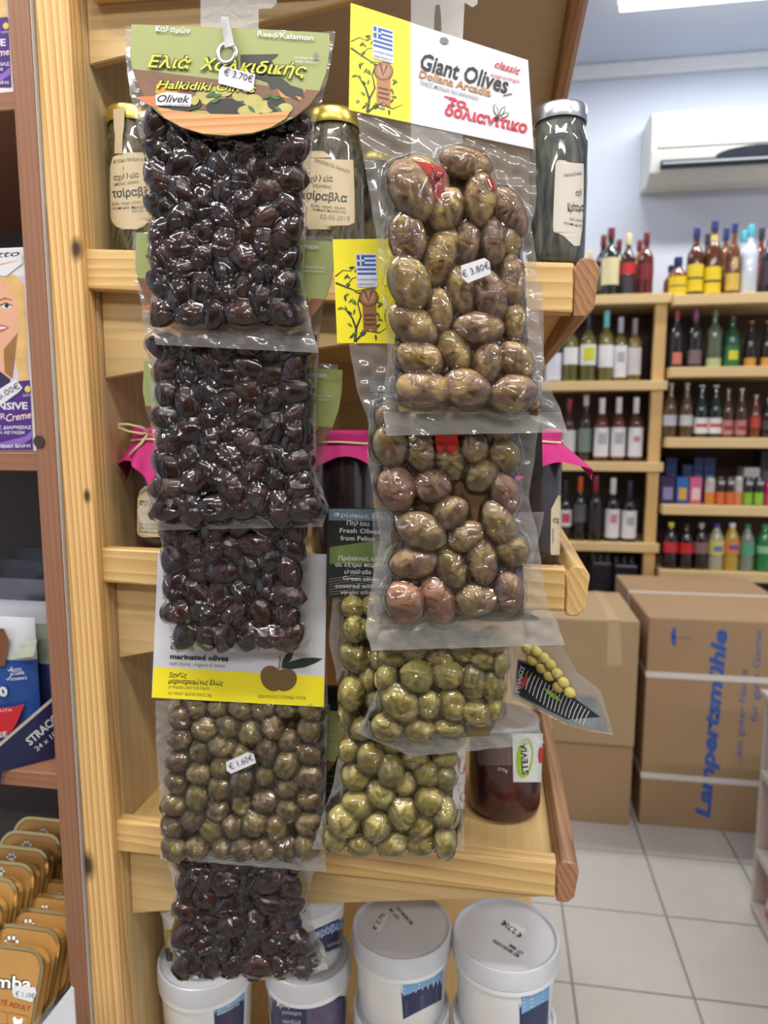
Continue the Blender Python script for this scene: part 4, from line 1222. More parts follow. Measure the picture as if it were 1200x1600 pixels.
# ------------------------------------------------------------------ plastic hanging strips
M_strip = film_mat('strip_plastic', milk=1.0, rough=.2)
def strip(label, surf, top, slots, hooks, x0, x1, ybot):
    t = empty('hanging_strip', surf((x0 + x1) / 2, ybot), label, 'hanging strip', 'plastic hanging strips')
    # the plate: a wide head that narrows, cut by slots
    sl = sorted(slots, key=lambda s: s[0])
    o = prism('plate', [surf(*p) for p in top + [(x1, ybot), (x0, ybot)]], M_strip, surf.n * -.0008, t)
    a = o.data.attributes.new('milk', 'FLOAT', 'POINT'); a.data.foreach_set('value', [.28] * len(o.data.vertices))
    for (x, y, w, h) in sl:
        pts = [(x - w / 2, y), (x - w / 2 + w * .2, y - h / 2), (x + w / 2 - w * .2, y - h / 2), (x + w / 2, y), (x + w / 2, y + h / 2), (x - w / 2, y + h / 2)]
        q = prism('slot_rim', [surf(*p, .0004) for p in pts], plain('slot_dark', (70, 56, 40), .5), surf.n * -.0002, t)
    for (x, y, w, L, out_) in hooks:
        q = prism('hook', [surf(x - w / 2, y, .001), surf(x + w / 2, y, .001), surf(x + w / 2, y + L, out_), surf(x - w / 2, y + L, out_)], M_strip, surf.n * .0012, t)
        a = q.data.attributes.new('milk', 'FLOAT', 'POINT'); a.data.foreach_set('value', [.4] * 8)
    return t
strip('clear plastic strip holding the dark olive packs', Plane(370, 60, .7055, 0, 0),
      [(313, -60), (432, -60), (432, 6), (424, 13), (404, 14), (404, 40), (404, 300)][:6] + [(404, 300)], [], [], 318, 404, 1150)
hk = prism('hook', [P(346, 27, .565), P(358, 27, .565), P(367, 72, .5525), P(352, 76, .5525)], M_strip, (0, -.0012, 0), a1)
at = hk.data.attributes.new('milk', 'FLOAT', 'POINT'); at.data.foreach_set('value', [.5] * 8)
strip('clear plastic strip holding the giant olive packs', Plane(690, 60, .690, 0, 0),
      [(642, -60), (748, -60), (746, 6), (738, 11), (726, 4), (723, 60)], [(684, 28, 11, 40)], [], 643, 722, 1000)

# ------------------------------------------------------------------ jars on the trays
def contents(name, c1, c2, scale=30.0, stretch=(1, 1, .25), rough=.12):
    """what shows through the glass: tangled dark shoots or jam, under a clear coat"""
    if name in MATS: return MATS[name]
    m, nt, b = new_mat(name)
    tc = N(nt, 'ShaderNodeTexCoord'); mp = N(nt, 'ShaderNodeMapping'); mp.inputs['Scale'].default_value = stretch
    nt.links.new(tc.outputs['Object'], mp.inputs['Vector'])
    no = N(nt, 'ShaderNodeTexNoise', ins={'Scale': scale, 'Detail': 3.0, 'Distortion': 2.5})
    nt.links.new(mp.outputs[0], no.inputs['Vector'])
    cr_ = N(nt, 'ShaderNodeValToRGB'); e = cr_.color_ramp.elements
    e[0].position = .38; e[0].color = srgb(*c1); e[1].position = .68; e[1].color = srgb(*c2)
    nt.links.new(no.outputs[0], cr_.inputs[0]); nt.links.new(cr_.outputs[0], b.inputs['Base Color'])
    b.inputs['Roughness'].default_value = .5; b.inputs['Coat Weight'].default_value = 1.0; b.inputs['Coat Roughness'].default_value = .03
    MATS[name] = m
    return m
M_shoot = contents('pickled_shoots', (22, 20, 14), (104, 92, 54), 60, (1, 1, .5))
M_shoot_grey = contents('pickled_shoots_grey', (30, 34, 34), (92, 92, 80), 45, (1, 1, .3))
M_jam = contents('dark_jam', (22, 6, 10), (44, 12, 18), 20, (1, 1, 1))
M_seal = plain('paper_seal', (196, 176, 140), .6)
G_jar = 'pickle jars on the upper tray'

def jar(label, px_, k, dep, R, H, lid, body, group, cat='jar', name='pickle_jar', base=None):
    c = P(px_, {1: 285, 3: 1190}[k], dep)
    z = tz(k, c.x + (R if TR[k][1] > 0 else -R) * .0) + .004 + abs(TR[k][1]) * R if base is None else base
    t = empty(name, (c.x, dep, z), label, cat, group)
    pr_ = [(0, 0), (R * .86, 0), (R * .97, .004), (R, .012), (R, H * .76), (R * .97, H * .80), (R * .86, H * .85), (R * .84, H * .90), (R * .84, H * .925), (0, H * .925)]
    lathe('glass', pr_, c.x, dep, z, body, t, 36)
    lathe('lid', [(R * .86, H * .905), (R * .92, H * .905), (R * .93, H * .92), (R * .93, H * .985), (R * .88, H), (R * .6, H), (R * .55, H * .995), (0, H * .995)], c.x, dep, z, lid, t, 36)
    return t, Cyl(c.x, dep, R, z, z + H), c.x, z

# upper tray
t, cy, x, z = jar('gold lidded jar with cream label at the left end of the upper tray', 210, 1, .786, .0290, .168, M_gold, M_shoot, G_jar)
pr = Print(cy, t, .0004)
rowsL = [(238, 188, 230), (246, 176, 247), (262, 172, 247), (300, 172, 247), (340, 173, 247), (348, 176, 230), (354, 182, 224), (358, 191, 214)]
def cyl_label(pr, rows, mat, n=12, name='label'):
    vs, fs = [], []
    fine = []
    for q0, q1 in zip(rows, rows[1:]):
        m_ = max(1, int(abs(q1[0] - q0[0]) / 6))
        fine += [tuple(q0[w] + (q1[w] - q0[w]) * s_ / m_ for w in range(3)) for s_ in range(m_)]
    rows = fine + [rows[-1]]
    n = max(n, int(max(r - l for _, l, r in rows) / 4))
    for (y, l, r) in rows:
        for i in range(n + 1): vs.append((l + (r - l) * i / n, y))
    for j in range(len(rows) - 1):
        for i in range(n):
            a = j * (n + 1) + i; fs.append((a, a + n + 1, a + n + 2, a + 1))
    pr._add(mat, name, vs, fs, pr.h); pr.up(.0002)
cyl_label(pr, rowsL, M_cream)
pr.text('ΦΥΣΙΚΑ ΠΡΟΪΟΝΤΑ ΠΗΛΙΟΥ', (177, 256), (245, 256), 5, M_ink_green, 0, 0, 'lettering', 4)
pr.text('αχιλλεία', (178, 282), (217, 277), 9, M_ink_green, .012); pr.text('σπάνιες γεύσεις', (178, 291), (217, 286), 5.5, M_ink_green)
pr.text('τσίραβλα', (175, 309), (244, 303), 13, M_ink_green, .02)
pr.text('ξύδι, νερό, αλάτι, σκόρδο', (175, 321), (244, 316), 4.5, M_ink_green); pr.text('τοπικά προϊόντα', (175, 328), (244, 323), 4.5, M_ink_green)
pr.text('02-05-2019', (206, 332), (243, 330), 7, M_grey)
pr.text('ψ', (189, 267), (196, 267), 8, M_ink_green)
pr.build()
sq = [Vector((x - .022, .772, z + .0)), ]
strap = [cy(175, 172, .0012), cy(195, 170, .0012), cy(193, 240, .0012), cy(179, 240, .0012)]
rl = Cyl(x, .786, .0285, z, z + 1)
prism('paper_seal', [rl(177, 171, .001), rl(195, 169, .001), rl(194, 200, .001), cy(192, 212, .001), cy(191, 240, .0012), cy(179, 240, .0012), cy(180, 212, .001), rl(178, 200, .001)], M_seal, (0, -.0004, 0), t)

t, cy, x, z = jar('gold lidded jar with cream label between the two hanging columns', 521, 1, .800, .0345, .169, M_gold, M_shoot, G_jar)
pr = Print(cy, t, .0004)
cyl_label(pr, [(236, 478, 506), (246, 474, 520), (250, 473, 552), (300, 473, 554), (348, 473, 554), (352, 474, 545), (358, 482, 515)], M_cream)
pr.text('ΠΡΟΪΟΝΤΑ ΠΗΛΙΟΥ', (490, 252), (546, 272), 5.5, M_ink_green); pr.text('αχιλλεία', (476, 284), (520, 284), 10, M_ink_green, .012)
pr.text('γεύσεις', (488, 292), (518, 295), 6, M_ink_green); pr.text('τσίραβλα', (470, 310), (542, 316), 13, M_ink_green, .02)
pr.text('ξύδι, νερό, αλάτι', (486, 323), (540, 328), 4.5, M_ink_green); pr.text('τοπικά προϊόντα', (488, 329), (540, 334), 4.5, M_ink_green); pr.text('02-05-2019', (500, 342), (546, 346), 8, M_grey)
pr.build()

t, cy, x, z = jar('silver lidded jar of grey green pickles at the right end of the upper tray', 872, 1, .786, .0295, .158, M_silver, M_shoot_grey, G_jar, base=TR[1][0].z + (P(898, 410, YL).x - TR[1][0].x) * TR[1][1] + .006)
pr = Print(cy, t, .0004)
cyl_label(pr, [(250, 872, 884), (256, 868, 912), (300, 866, 912), (352, 864, 910), (362, 865, 909), (368, 880, 908), (384, 897, 906)], plain('pale_label', (206, 198, 186), .6), 8)
pr.text('ΠΑΡΑΔΟΣΙΑΚΑ', (881, 277), (910, 273), 5, M_ink_green); pr.text('αχιλ', (900, 306), (911, 304), 9, M_ink_green, .012)
pr.text('Κρίταμα', (887, 330), (912, 330), 13, M_ink_green, .02); pr.text('ξύδι, αλάτι', (890, 344), (910, 347), 4.5, M_ink_green); pr.text('τοπικά', (880, 350), (909, 355), 4.5, M_ink_green)
pr.build()
jar('dark jar standing behind the giant olive pack on the upper tray', 585, 1, .90, .0305, .165, M_gold, M_shoot, G_jar)

# middle tray: jam under pink cloth
M_cloth = plain('pink_cloth', (184, 36, 112), .8, var=.22, scale=500)
M_raffia = plain('raffia', (214, 194, 150), .6, var=.15)
G_jam = 'jam jars under pink cloth on the middle tray'
def jam(label, px_, dep, R, H, rot, size, seed=1, flare=.56, base=None):
    c = P(px_, 760, dep)
    z = tz(2, c.x) + .004 + abs(TR[2][1]) * R if base is None else base
    t = empty('jam_jar', (c.x, dep, z), label, 'jar', G_jam)
    lathe('glass', [(0, 0), (R * .85, 0), (R * .97, .003), (R, .01), (R, H * .76), (R * .96, H * .81), (R * .86, H * .86), (R * .85, H * .94), (0, H * .94)], c.x, dep, z, M_jam, t, 36)
    lathe('lid', [(R * .88, H * .88), (R * .9, H * .885), (R * .9, H * .985), (R * .85, H), (0, H)], c.x, dep, z, M_gold, t, 32)
    # the cloth square drapes over the lid
    n = 34; vs, fs = [], []
    Rl = R * .94
    for j in range(n + 1):
        for i in range(n + 1):
            u, v = (i / n * 2 - 1) * size, (j / n * 2 - 1) * size
            r = math.hypot(u, v); a = math.atan2(v, u)
            if r < Rl:
                p = (u, v, H + .0012)
            else:
                e = r - Rl
                tie = .014
                if e < tie: p = (math.cos(a) * Rl * 1.01, math.sin(a) * Rl * 1.01, H - e)
                else:
                    f = e - tie
                    fold = 1 + .16 * math.sin(9 * a + seed) + .1 * math.sin(14 * a + seed * 2)
                    fl = flare * fold
                    p = (math.cos(a) * (Rl * 1.01 + f * fl), math.sin(a) * (Rl * 1.01 + f * fl), H - tie - f * math.sqrt(max(.05, 1 - flare * flare)))
            cr_, sr_ = math.cos(rot), math.sin(rot)
            vs.append((max(c.x + p[0] * cr_ - p[1] * sr_, pm + .003), dep + p[0] * sr_ + p[1] * cr_, z + p[2]))
    for j in range(n):
        for i in range(n):
            a = j * (n + 1) + i; fs.append((a, a + 1, a + n + 2, a + n + 1))
    co = mesh('cloth_cover', vs, fs, M_cloth, t, True)
    zt = z + H - .013
    tube('raffia_tie', [(c.x + Rl * 1.06 * math.cos(a), dep + Rl * 1.06 * math.sin(a), zt + .001 * math.sin(3 * a)) for a in np.linspace(0, 2 * math.pi, 28)], .0013, M_raffia, t, 6)
    return t, Cyl(c.x, dep, R, z, z + H), c.x, z, zt
t, cy, x, z, zt = jam('jam jar with pink cloth and a raffia bow at the left of the middle tray', 257, .795, .036, .145, .95, .074, 1, .5)
kn = P(232, 676, .762)
tube('raffia_bow', [kn, P(222, 668, .757), P(200, 663, .755), P(186, 663, .755), P(185, 668, .755), P(200, 674, .756), P(222, 678, .757), kn], .0014, M_raffia, t, 6)
tube('raffia_bow', [kn, P(222, 692, .757), P(202, 711, .755)], [.0012, .002, .0016], M_raffia, t, 6)
pr = Print(cy, t, .0004)
cyl_label(pr, [(757, 240, 262), (760, 226, 276), (768, 218, 284), (780, 215, 288), (830, 214, 288), (836, 216, 288), (839, 222, 288)], M_cream)
pr.text('ΠΑΡΑΔΟΣΙΑΚΑ ΦΥΣΙΚΑ', (217, 776), (270, 768), 5, M_black, .01, 0, 'lettering', 9); pr.text('αχιλλεία', (218, 789), (262, 789), 9, M_black, .02)
for k in range(3): pr.text('γλυκό κουταλιού', (217, 820 + k * 6), (262, 823 + k * 6), 4, M_black)
pr.build()
jam('jam jar with pink cloth seen between the two hanging columns', 535, .805, .038, .145, .3, .066, 3)
t, cy, x, z, zt = jam('jam jar with pink cloth at the right end of the middle tray', 826, .790, .0355, .150, .55, .076, 5, .74)
pr = Print(cy, t, .0004)
cyl_label(pr, [(774, 872, 876), (786, 866, 876), (796, 861, 876), (862, 860, 875), (867, 861, 874)], M_cream, 5)
pr.text('αχ', (864, 816), (874, 816), 8, M_black, .02)
pr.line([(864, 826), (864, 848), (873, 848)], 1, M_black)
pr.build()

# third tray
G_j3 = 'jam jars on the third tray'
M_st_g = plain('stevia_green', (150, 190, 50), .4, var=0); M_st_w = plain('stevia_white', (214, 216, 210), .4)
t, cy, x, z = jar('dark red jam jar with a green oval on its label', 789, 3, .855, .0455, .120, M_silver, contents('red_jam', (40, 8, 14), (78, 20, 26), 20, (1, 1, 1)), G_j3, name='jam_jar')
pr = Print(cy, t, .0004)
cyl_label(pr, [(1146, 800, 849), (1170, 801, 849), (1222, 802, 848)], M_st_w, 10)
cyl_label(pr, [(1150, 744, 799), (1180, 745, 800), (1196, 748, 800)], plain('stevia_grey_panel', (112, 92, 92), .4), 6)
pr.ell(820, 1184, 13, 32, M_st_g, 6, 24); pr.up()
pr.text('STEVIA', (826, 1210), (822, 1160), 10, M_black, .02)
pr.text('370g', (777, 1203), (793, 1207), 5, M_st_w); pr.ell(845, 1180, 4, 13, plain('berry_red', (200, 40, 36), .4), 0, 14)
for k in range(6): pr.line([(748, 1156 + k * 6), (796, 1158 + k * 6)], 1.2, M_st_w)
pr.build()
t, cy, x, z = jar('jar with a pale label and red tomatoes behind the lowest green pack', 690, 3, .80, .0285, .14, M_silver, M_jam, G_j3, name='sauce_jar')
pr = Print(cy, t, .0004)
cyl_label(pr, [(1160, 690, 730), (1200, 690, 731), (1264, 688, 727)], M_st_w, 6); 
RD = plain('tomato_red', (190, 46, 40), .4)
pr.ell(722, 1196, 6, 14, plain('emblem_red', (170, 40, 50), .4)); pr.ell(722, 1232, 7, 9, RD); pr.ell(724, 1246, 6, 8, RD)
pr.build()

# ------------------------------------------------------------------ white tubs under the third tray
M_tub = plain('tub_plastic', (226, 228, 230), .3)
M_lid = plain('tub_lid_plastic', (204, 206, 212), .3)
M_navy = plain('tub_navy_label', (36, 46, 86), .35, var=.1)
M_sky = plain('tub_sky_label', (118, 168, 214), .35, var=.1)
G_tub = 'white food tubs under the third tray'
def tub(label, cx, cy_, z, R, H, lid=True):
    t = empty('food_tub', (cx, cy_, z), label, 'tub', G_tub)
    lathe('bucket', [(0, .004), (R * .80, .003), (R * .84, 0), (R * .86, .002), (R * .95, H - .018), (R * .95, H - .012), (0, H - .012)], cx, cy_, z, M_tub, t, 44)
    lo = lathe('lid', [(R * .955, H - .026), (R * 1.0, H - .025), (R * 1.0, H - .006), (R * .985, H - .001), (R * .96, H), (R * .93, H - .001), (R * .915, H - .0045), (0, H - .0045)], cx, cy_, z, M_lid, t, 48)
    lathe('rim_bead', [(R * .95, H - .034), (R * .985, H - .033), (R * .985, H - .028), (R * .95, H - .027)], cx, cy_, z, M_tub, t, 44)
    return t, Cyl(cx, cy_, R * .95, z, z + H, R * .86), lo
def lidc(px_, py_, z):
    p = PZ(px_, py_, z); return p.x, p.y
# the two right stacks
for (px_, py_, nm, k) in ((790, 1456, 'rightmost tub of the upper row, printed lid in view', 0), (628, 1442, 'second tub from the right in the upper row, printed lid in view', 1)):
    ztop = ZB + .3455
    x, y = lidc(px_, py_, ztop)
    R = (PZ(px_ + 83 - 5 * k, py_, ztop) - PZ(px_, py_, ztop)).length
    tub('lowest tub of the rightmost stack' if k == 0 else 'lowest tub of the second stack from the right', x, y, ZB + .0005, R * .99, .114)
    tub('lower tub under the rightmost printed lid' if k == 0 else 'lower tub under the second printed lid from the right', x, y, ZB + .1155, R * .99, .114)
    t, cy, lo = tub(nm, x, y, ZB + .2305, R, .115)
    pr = Print(cy, t, .0006)
    dx = 0 if k == 0 else -184
    if k == 0:
        pr.quad((810, 1543), (859, 1521), (856, 1600), (813, 1622), M_navy, 'label', 10, 8); pr.up(.0003)
        pr.quad((814, 1548), (859, 1527), (857, 1562), (815, 1585), M_sky, 'label', 10, 6); pr.up(.0002)
        for q in range(5): pr.line([(817, 1555 + q * 6), (832, 1549 + q * 6), (850, 1540 + q * 6)], 1.5, M_white)
    else:
        pr.quad((624, 1516), (693, 1492), (690, 1562), (630, 1593), M_navy, 'label', 12, 8); pr.up(.0003)
        pr.quad((628, 1521), (693, 1498), (691, 1530), (630, 1557), M_sky, 'label', 12, 6); pr.up(.0002)
        for q in range(5): pr.line([(631, 1528 + q * 6), (655, 1520 + q * 6), (678, 1509 + q * 6)], 1.7, M_white)
        for q in range(6): pr.line([(633, 1566 + q * 4), (660, 1557 + q * 4), (684, 1545 + q * 4)], 1, M_grey)
    pr.build()
    class LidS:
        def __call__(s, a, b, h=0): return PZ(a, b, ztop - .0045 + h + .0004)
    pr = Print(LidS(), lo, .0002)
    if k == 0:
        pr.poly([(798, 1440), (822, 1452), (814, 1462), (788, 1448)], plain('lid_sticker', (224, 224, 226), .4)); pr.up()
        pr.text('€ 2.70€', (817, 1460), (787, 1437), 8, M_black, .02)
        pr.text('BEST BEFORE 01/07/20', (812, 1492), (772, 1467), 5, M_black, .02); pr.text('LOT 188081', (818, 1488), (797, 1474), 5, M_black, .02)
    else:
        pr.poly([(596, 1430), (606, 1432), (594, 1456), (584, 1452)], plain('lid_sticker', (224, 224, 226), .4)); pr.up()
        pr.text('€ 2.70', (587, 1454), (602, 1430), 7, M_black, .01)
        pr.text('BEST BEFORE 01/07', (646, 1442), (622, 1416), 5, M_black, .02); pr.text('LOT 188', (624, 1434), (611, 1418), 5, M_black, .02)
    pr.build()
# the two left stacks
for (px_, py_, k) in ((312, 1487, 0), (481, 1487, 1)):
    ztop = ZB + .2895
    x, y = lidc(px_, py_, ztop)
    R = (PZ(px_ + 75 - 6 * k, py_, ztop) - PZ(px_, py_, ztop)).length
    R *= .985; x = max(x, pm + .003 + R)
    tub('bottom tub of the leftmost stack' if k == 0 else 'bottom tub of the stack second from the left', x, y, ZB + .0005, R * .99, .144)
    t, cy, lo = tub('leftmost white tub below a green labelled tub' if k == 0 else 'white tub with navy label, second stack from the left', x, y, ZB + .1455, R, .144)
    pr = Print(cy, t, .0006)
    if k == 0:
        pr.quad((333, 1562), (383, 1530), (381, 1600), (336, 1616), M_navy, 'label', 10, 6); pr.up(.0003)
        pr.quad((337, 1564), (383, 1534), (382, 1560), (339, 1588), M_sky, 'label', 10, 6); pr.up(.0002)
        for q in range(4): pr.line([(341, 1568 + q * 6), (358, 1560 + q * 6), (374, 1550 + q * 6)], 1.4, M_white)
    else:
        cyl_label(pr, [(1556, 420, 542), (1604, 424, 540)], M_navy, 14)
        pr.text('πρόβειο', (432, 1572), (472, 1577), 11, M_white, .01, .2); pr.text('γιαούρτι', (440, 1584), (471, 1587), 6, M_white); pr.text('VANILLA', (441, 1599), (470, 1600), 6, M_white)
        cyl_label(pr, [(1562, 478, 536), (1604, 480, 534)], plain('label_mountain', (84, 78, 110), .4, var=.5, scale=80), 8)
    pr.build()
    # the tub on top
    t, cy, lo = tub('green and black labelled tub at the far left, half under the tray' if k == 0 else 'navy labelled tub on the second stack, half behind the lowest dark pack', x - .002, y + .004, ZB + .2905, R * .93, .112)
    pr = Print(cy, t, .0006)
    if k == 0:
        cyl_label(pr, [(1452, 247, 290), (1482, 250, 290)], plain('tub_yellow_green', (176, 178, 60), .4), 8)
        cyl_label(pr, [(1482, 250, 296), (1492, 252, 298), (1502, 254, 300)], plain('tub_dark_green', (38, 56, 42), .4), 8)
        for q in range(4): pr.line([(264, 1486 + q * 4), (292, 1488 + q * 4)], 1, M_white)
        cyl_label(pr, [(1488, 300, 345), (1502, 300, 345)], plain('tub_pink_grey', (196, 180, 176), .4), 6)
    else:
        pr.quad((470, 1462), (546, 1428), (542, 1478), (476, 1500), M_navy, 'label', 14, 8); pr.up(.0003)
        pr.quad((490, 1456), (546, 1431), (545, 1446), (490, 1470), plain('tub_blue_band', (70, 112, 176), .4), 'label', 10, 3); pr.up(.0002)
        pr.text('πρόβειο', (494, 1466), (544, 1446), 11, M_white, .01, .2); pr.text('γιαούρτι', (512, 1480), (538, 1470), 5, M_white)
        pr.text('Κουτσού', (506, 1495), (537, 1482), 7, M_white, .02); pr.ell(498, 1493, 4, 4, M_white, n=10)
    pr.build()

# ------------------------------------------------------------------ goods in the brown rack
def facebox(name, label, cat, group, x0p, x1p, ytp, ybz, dep, thick, mat, bev=.001):
    """a carton whose front stands at depth dep between two pixel columns"""
    zt = P((x0p + x1p) / 2, ytp, dep).z
    a, b = P(x0p, ytp, dep).x, P(x1p, ytp, dep).x
    t = empty(name, ((a + b) / 2, dep + thick / 2, ybz), label, cat, group)
    box('body', a, b, dep, dep + thick, ybz + .0004, zt, mat, t, bev, 1)
    return t, Plane((x0p + x1p) / 2, ytp + 50, dep)
M_purple = plain('purple_print', (74, 40, 120), .35, var=.08, scale=8); M_lilac = plain('lilac_print', (130, 98, 178), .35)
M_skin = plain('printed_skin', (214, 160, 132), .4, var=.08, scale=30); M_skin2 = plain('printed_skin_shade', (178, 116, 92), .4, var=.05)
M_blond = plain('printed_blond_hair', (206, 168, 108), .4, var=.35, scale=60); M_blond2 = plain('printed_blond_shade', (146, 104, 58), .4, var=.3, scale=60)
G_dye = 'hair colour boxes in the brown rack'
def dye(label, dy, ybz, xr, dx=0):
    t, sf = facebox('hair_colour_box', label, 'box', G_dye, -70 + dx, xr, 388 + dy, ybz, .735, .055, M_white)
    pr = Print(sf, t, .0003)
    def S(x, y): return (x + dx, y + dy)
    def poly(p, m): pr.poly([S(*q) for q in p], m)
    pr.quad(S(-68, 440), S(40, 430), S(51, 703), S(-66, 703), plain('box_lavender', (196, 186, 206), .4)); pr.up()
    poly([(-60, 470), (-40, 436), (0, 426), (25, 430), (38, 445), (42, 500), (44, 560), (46, 598), (30, 596), (24, 560), (-40, 600), (-64, 590)], M_blond); pr.up()
    poly([(-30, 440), (-5, 432), (14, 446), (26, 470), (30, 500), (26, 524), (12, 540), (2, 545), (8, 580), (18, 592), (-50, 594), (-34, 560), (-40, 500)], M_skin); pr.up()
    poly([(6, 546), (28, 520), (24, 560), (20, 592), (8, 582)], M_blond2); poly([(-4, 430), (20, 436), (36, 462), (40, 500), (34, 494), (26, 470), (10, 446)], M_blond)
    pr.up()
    pr.leaf(*S(2, 479), 18, 8, 0, M_white); pr.leaf(*S(-22, 480), 15, 8, 0, M_white)
    pr.up(); pr.ell(*S(11, 478), 3.4, 3.6, plain('printed_eye', (60, 44, 40), .3), n=12); pr.ell(*S(-14, 479), 3.4, 3.6, plain('printed_eye', (60, 44, 40), .3), n=12)
    pr.line([S(-2, 470), S(8, 466), S(20, 469)], [2, 3, 1.2], M_blond2); pr.line([S(1, 477), S(10, 473.5), S(20, 478)], 1.6, plain('printed_lash', (40, 28, 26), .4))
    pr.line([S(-6, 486), S(-8, 498), S(-3, 502)], 1.6, M_skin2)
    pr.leaf(*S(-16, 514), 31, 12, -4, plain('printed_lips', (186, 86, 84), .35)); pr.up(); pr.leaf(*S(-12, 513.5), 24, 5, -4, M_white); pr.up()
    poly([(-60, 588), (-20, 584), (0, 580), (16, 592), (18, 604), (-64, 612)], plain('printed_navy_top', (46, 40, 66), .4)); pr.up()
    poly([(-67, 606), (0, 604), (25, 596), (47, 594), (52, 703), (-66, 703)], M_purple); pr.up()
    poly([(-60, 694), (0, 692), (40, 682), (51, 672), (51, 684), (36, 694), (0, 700), (-60, 702)], M_lilac)
    poly([(-68, 424), (10, 432), (36, 412), (35, 396), (-68, 400)], M_white)
    pr.up()
    pr.text('Palotto', S(-55, 407), S(32, 400), 10, M_black, .01, .3)
    pr.line([S(-60, 424), S(0, 414), S(30, 407)], [1, 2.5, .5], plain('orange_swash', (226, 130, 60), .4, var=0))
    pr.text('INTENSIVE', S(-42, 641), S(44, 639), 11, M_white, .03); pr.text('COLOR', S(-42, 657), S(10, 655), 10, M_white)
    pr.text('Creme', S(11, 659), S(50, 653), 12, plain('cream_ink', (232, 210, 190), .4, var=0), .01, .3)
    pr.text('ΜΕΓΑΛΗΣ ΔΙΑΡΚΕΙΑΣ', S(-38, 671), S(50, 670), 5, M_white, .03); pr.text('ΚΑΛΥΨΗ ΛΕΥΚΩΝ', S(-30, 678), S(39, 678), 4.5, M_white, .02)
    pr.text('ΜΟΝΙΜΗ ΚΡΕΜΑ ΒΑΦΗ', S(-44, 701), S(48, 699), 5, M_white, .03)
    pr.leaf(*S(44, 614), 12, 10, -90, plain('gold_drop', (220, 190, 90), .3)); pr.text('ΧΩΡΙΣ', S(36, 620), S(49, 619), 3.5, M_white)
    pr.build()
    return t
t = dye('hair colour box with a smiling blonde portrait, beside the post', 0, LS[1], 53)
sticker(t, Plane(12, 610, .7338), [(-22, 622), (24, 592), (35, 606), (30, 612), (-8, 640), (-20, 634)], '€ 5.00€', (-14, 632), (32, 606), 10)
dye('hair colour box cut off at the top left corner', -567, LS[0], 19, -34)

# pouches of snacks in a navy tray
M_foil = plain('grey_foil', (120, 120, 128), .25, metal=.5, var=.4, scale=30); M_foil2 = plain('white_foil', (206, 208, 214), .3, metal=.2, var=.1)
G_p = 'cat food pouches in the navy display tray'
zs = LS[2]
def pouch(label, xl_, xr_, yt, dep, top_mat, low_mat, front=False):
    zt = P((xl_ + xr_) / 2, yt, dep).z
    a, b = P(xl_, yt, dep).x, P(xr_, yt, dep).x
    t = empty('food_pouch', ((a + b) / 2, dep, zs), label, 'pouch', G_p)
    n = 16; vs, fs = [], []
    H = zt - zs - .001
    for s_ in (-1, 1):
        for j in range(n + 1):
            k = j / n
            bul = .011 * math.sin(math.pi * min(1, (1 - k) * 1.15)) ** .7 if k < 1 else 0
            for i in range(n + 1):
                u = i / n
                vs.append((a + (b - a) * u, dep + s_ * (bul * math.sin(math.pi * u) ** .5 + .0004), zs + .001 + H * k))
    o = (n + 1) ** 2
    for s_ in range(2):
        for j in range(n):
            for i in range(n):
                q = s_ * o + j * (n + 1) + i
                f = (q, q + 1, q + n + 2, q + n + 1)
                fs.append(f if s_ == 0 else f[::-1])
    zmid = zs + .001 + H * .68
    mesh('pouch_body', vs, fs, low_mat, t, True, mats=[top_mat], fmat=[1 if (sum(vs[i][2] for i in f) / 4) > zmid else 0 for f in fs])
    return t
M_pb = plain('pouch_blue', (34, 72, 140), .3, var=.15, scale=20); M_pd = plain('pouch_navy', (34, 38, 84), .3, var=.2, scale=20)
pouch('blue and white cat food pouch with a red band at the left edge', -70, 54, 962, .780, M_foil2, M_pb)
sf = Plane(20, 1050, .767)
t = bpy.data.objects['food_pouch']
pr = Print(sf, t, .0)
pr.poly([(-20, 1108), (22, 1104), (38, 1100), (26, 1130), (16, 1145), (-20, 1160)], plain('pouch_red', (190, 34, 44), .35))
pr.poly([(-20, 980), (6, 982), (14, 1000), (8, 1040), (-20, 1046)], plain('pouch_cat_brown', (112, 68, 44), .4, var=.4, scale=80))
pr.poly([(16, 1030), (30, 1006), (58, 1000), (52, 1026)], plain('pouch_grass', (180, 190, 170), .4, var=.3, scale=80)); pr.up()
pr.text('RICCO', (18, 1050), (34, 1048), 5, M_white, .02); pr.text('DI CARNE', (17, 1056), (38, 1053), 4.5, M_white, .02); pr.text('VITAMINA E', (16, 1064), (42, 1061), 4.5, M_white, .02)
pr.line([(12, 1046), (14, 1049), (19, 1042)], 1.5, M_white); pr.line([(10, 1060), (12, 1063), (17, 1056)], 1.5, M_white)
pr.text('0', (0, 1089), (13, 1086), 15, M_white, .05); pr.text('VITALITA', (-20, 1113), (19, 1111), 4, M_white); pr.text('FREE', (-18, 1156), (12, 1150), 8, M_white, .02)
pr.build()
pouch('navy cat food pouch next to the post, right of the blue one', 48, 120, 976, .800, plain('pouch_stone', (120, 122, 112), .4, var=.3, scale=60), M_pd)
pouch('white topped pouch behind the blue cat food pouch', -40, 100, 938, .84, M_foil2, M_pd)
pouch('grey foil pouch behind the white topped pouch', -30, 140, 905, .90, M_foil, M_pd)
pouch('dark foil pouch in the row behind, under the grey panel', 0, 160, 876, .97, plain('dark_foil', (70, 70, 76), .25, metal=.5, var=.5, scale=30), M_pd)
pouch('rearmost dark foil pouch in the navy tray', 10, 180, 858, 1.05, plain('dark_foil', (70, 70, 76), .25, metal=.5, var=.5, scale=30), M_pd)

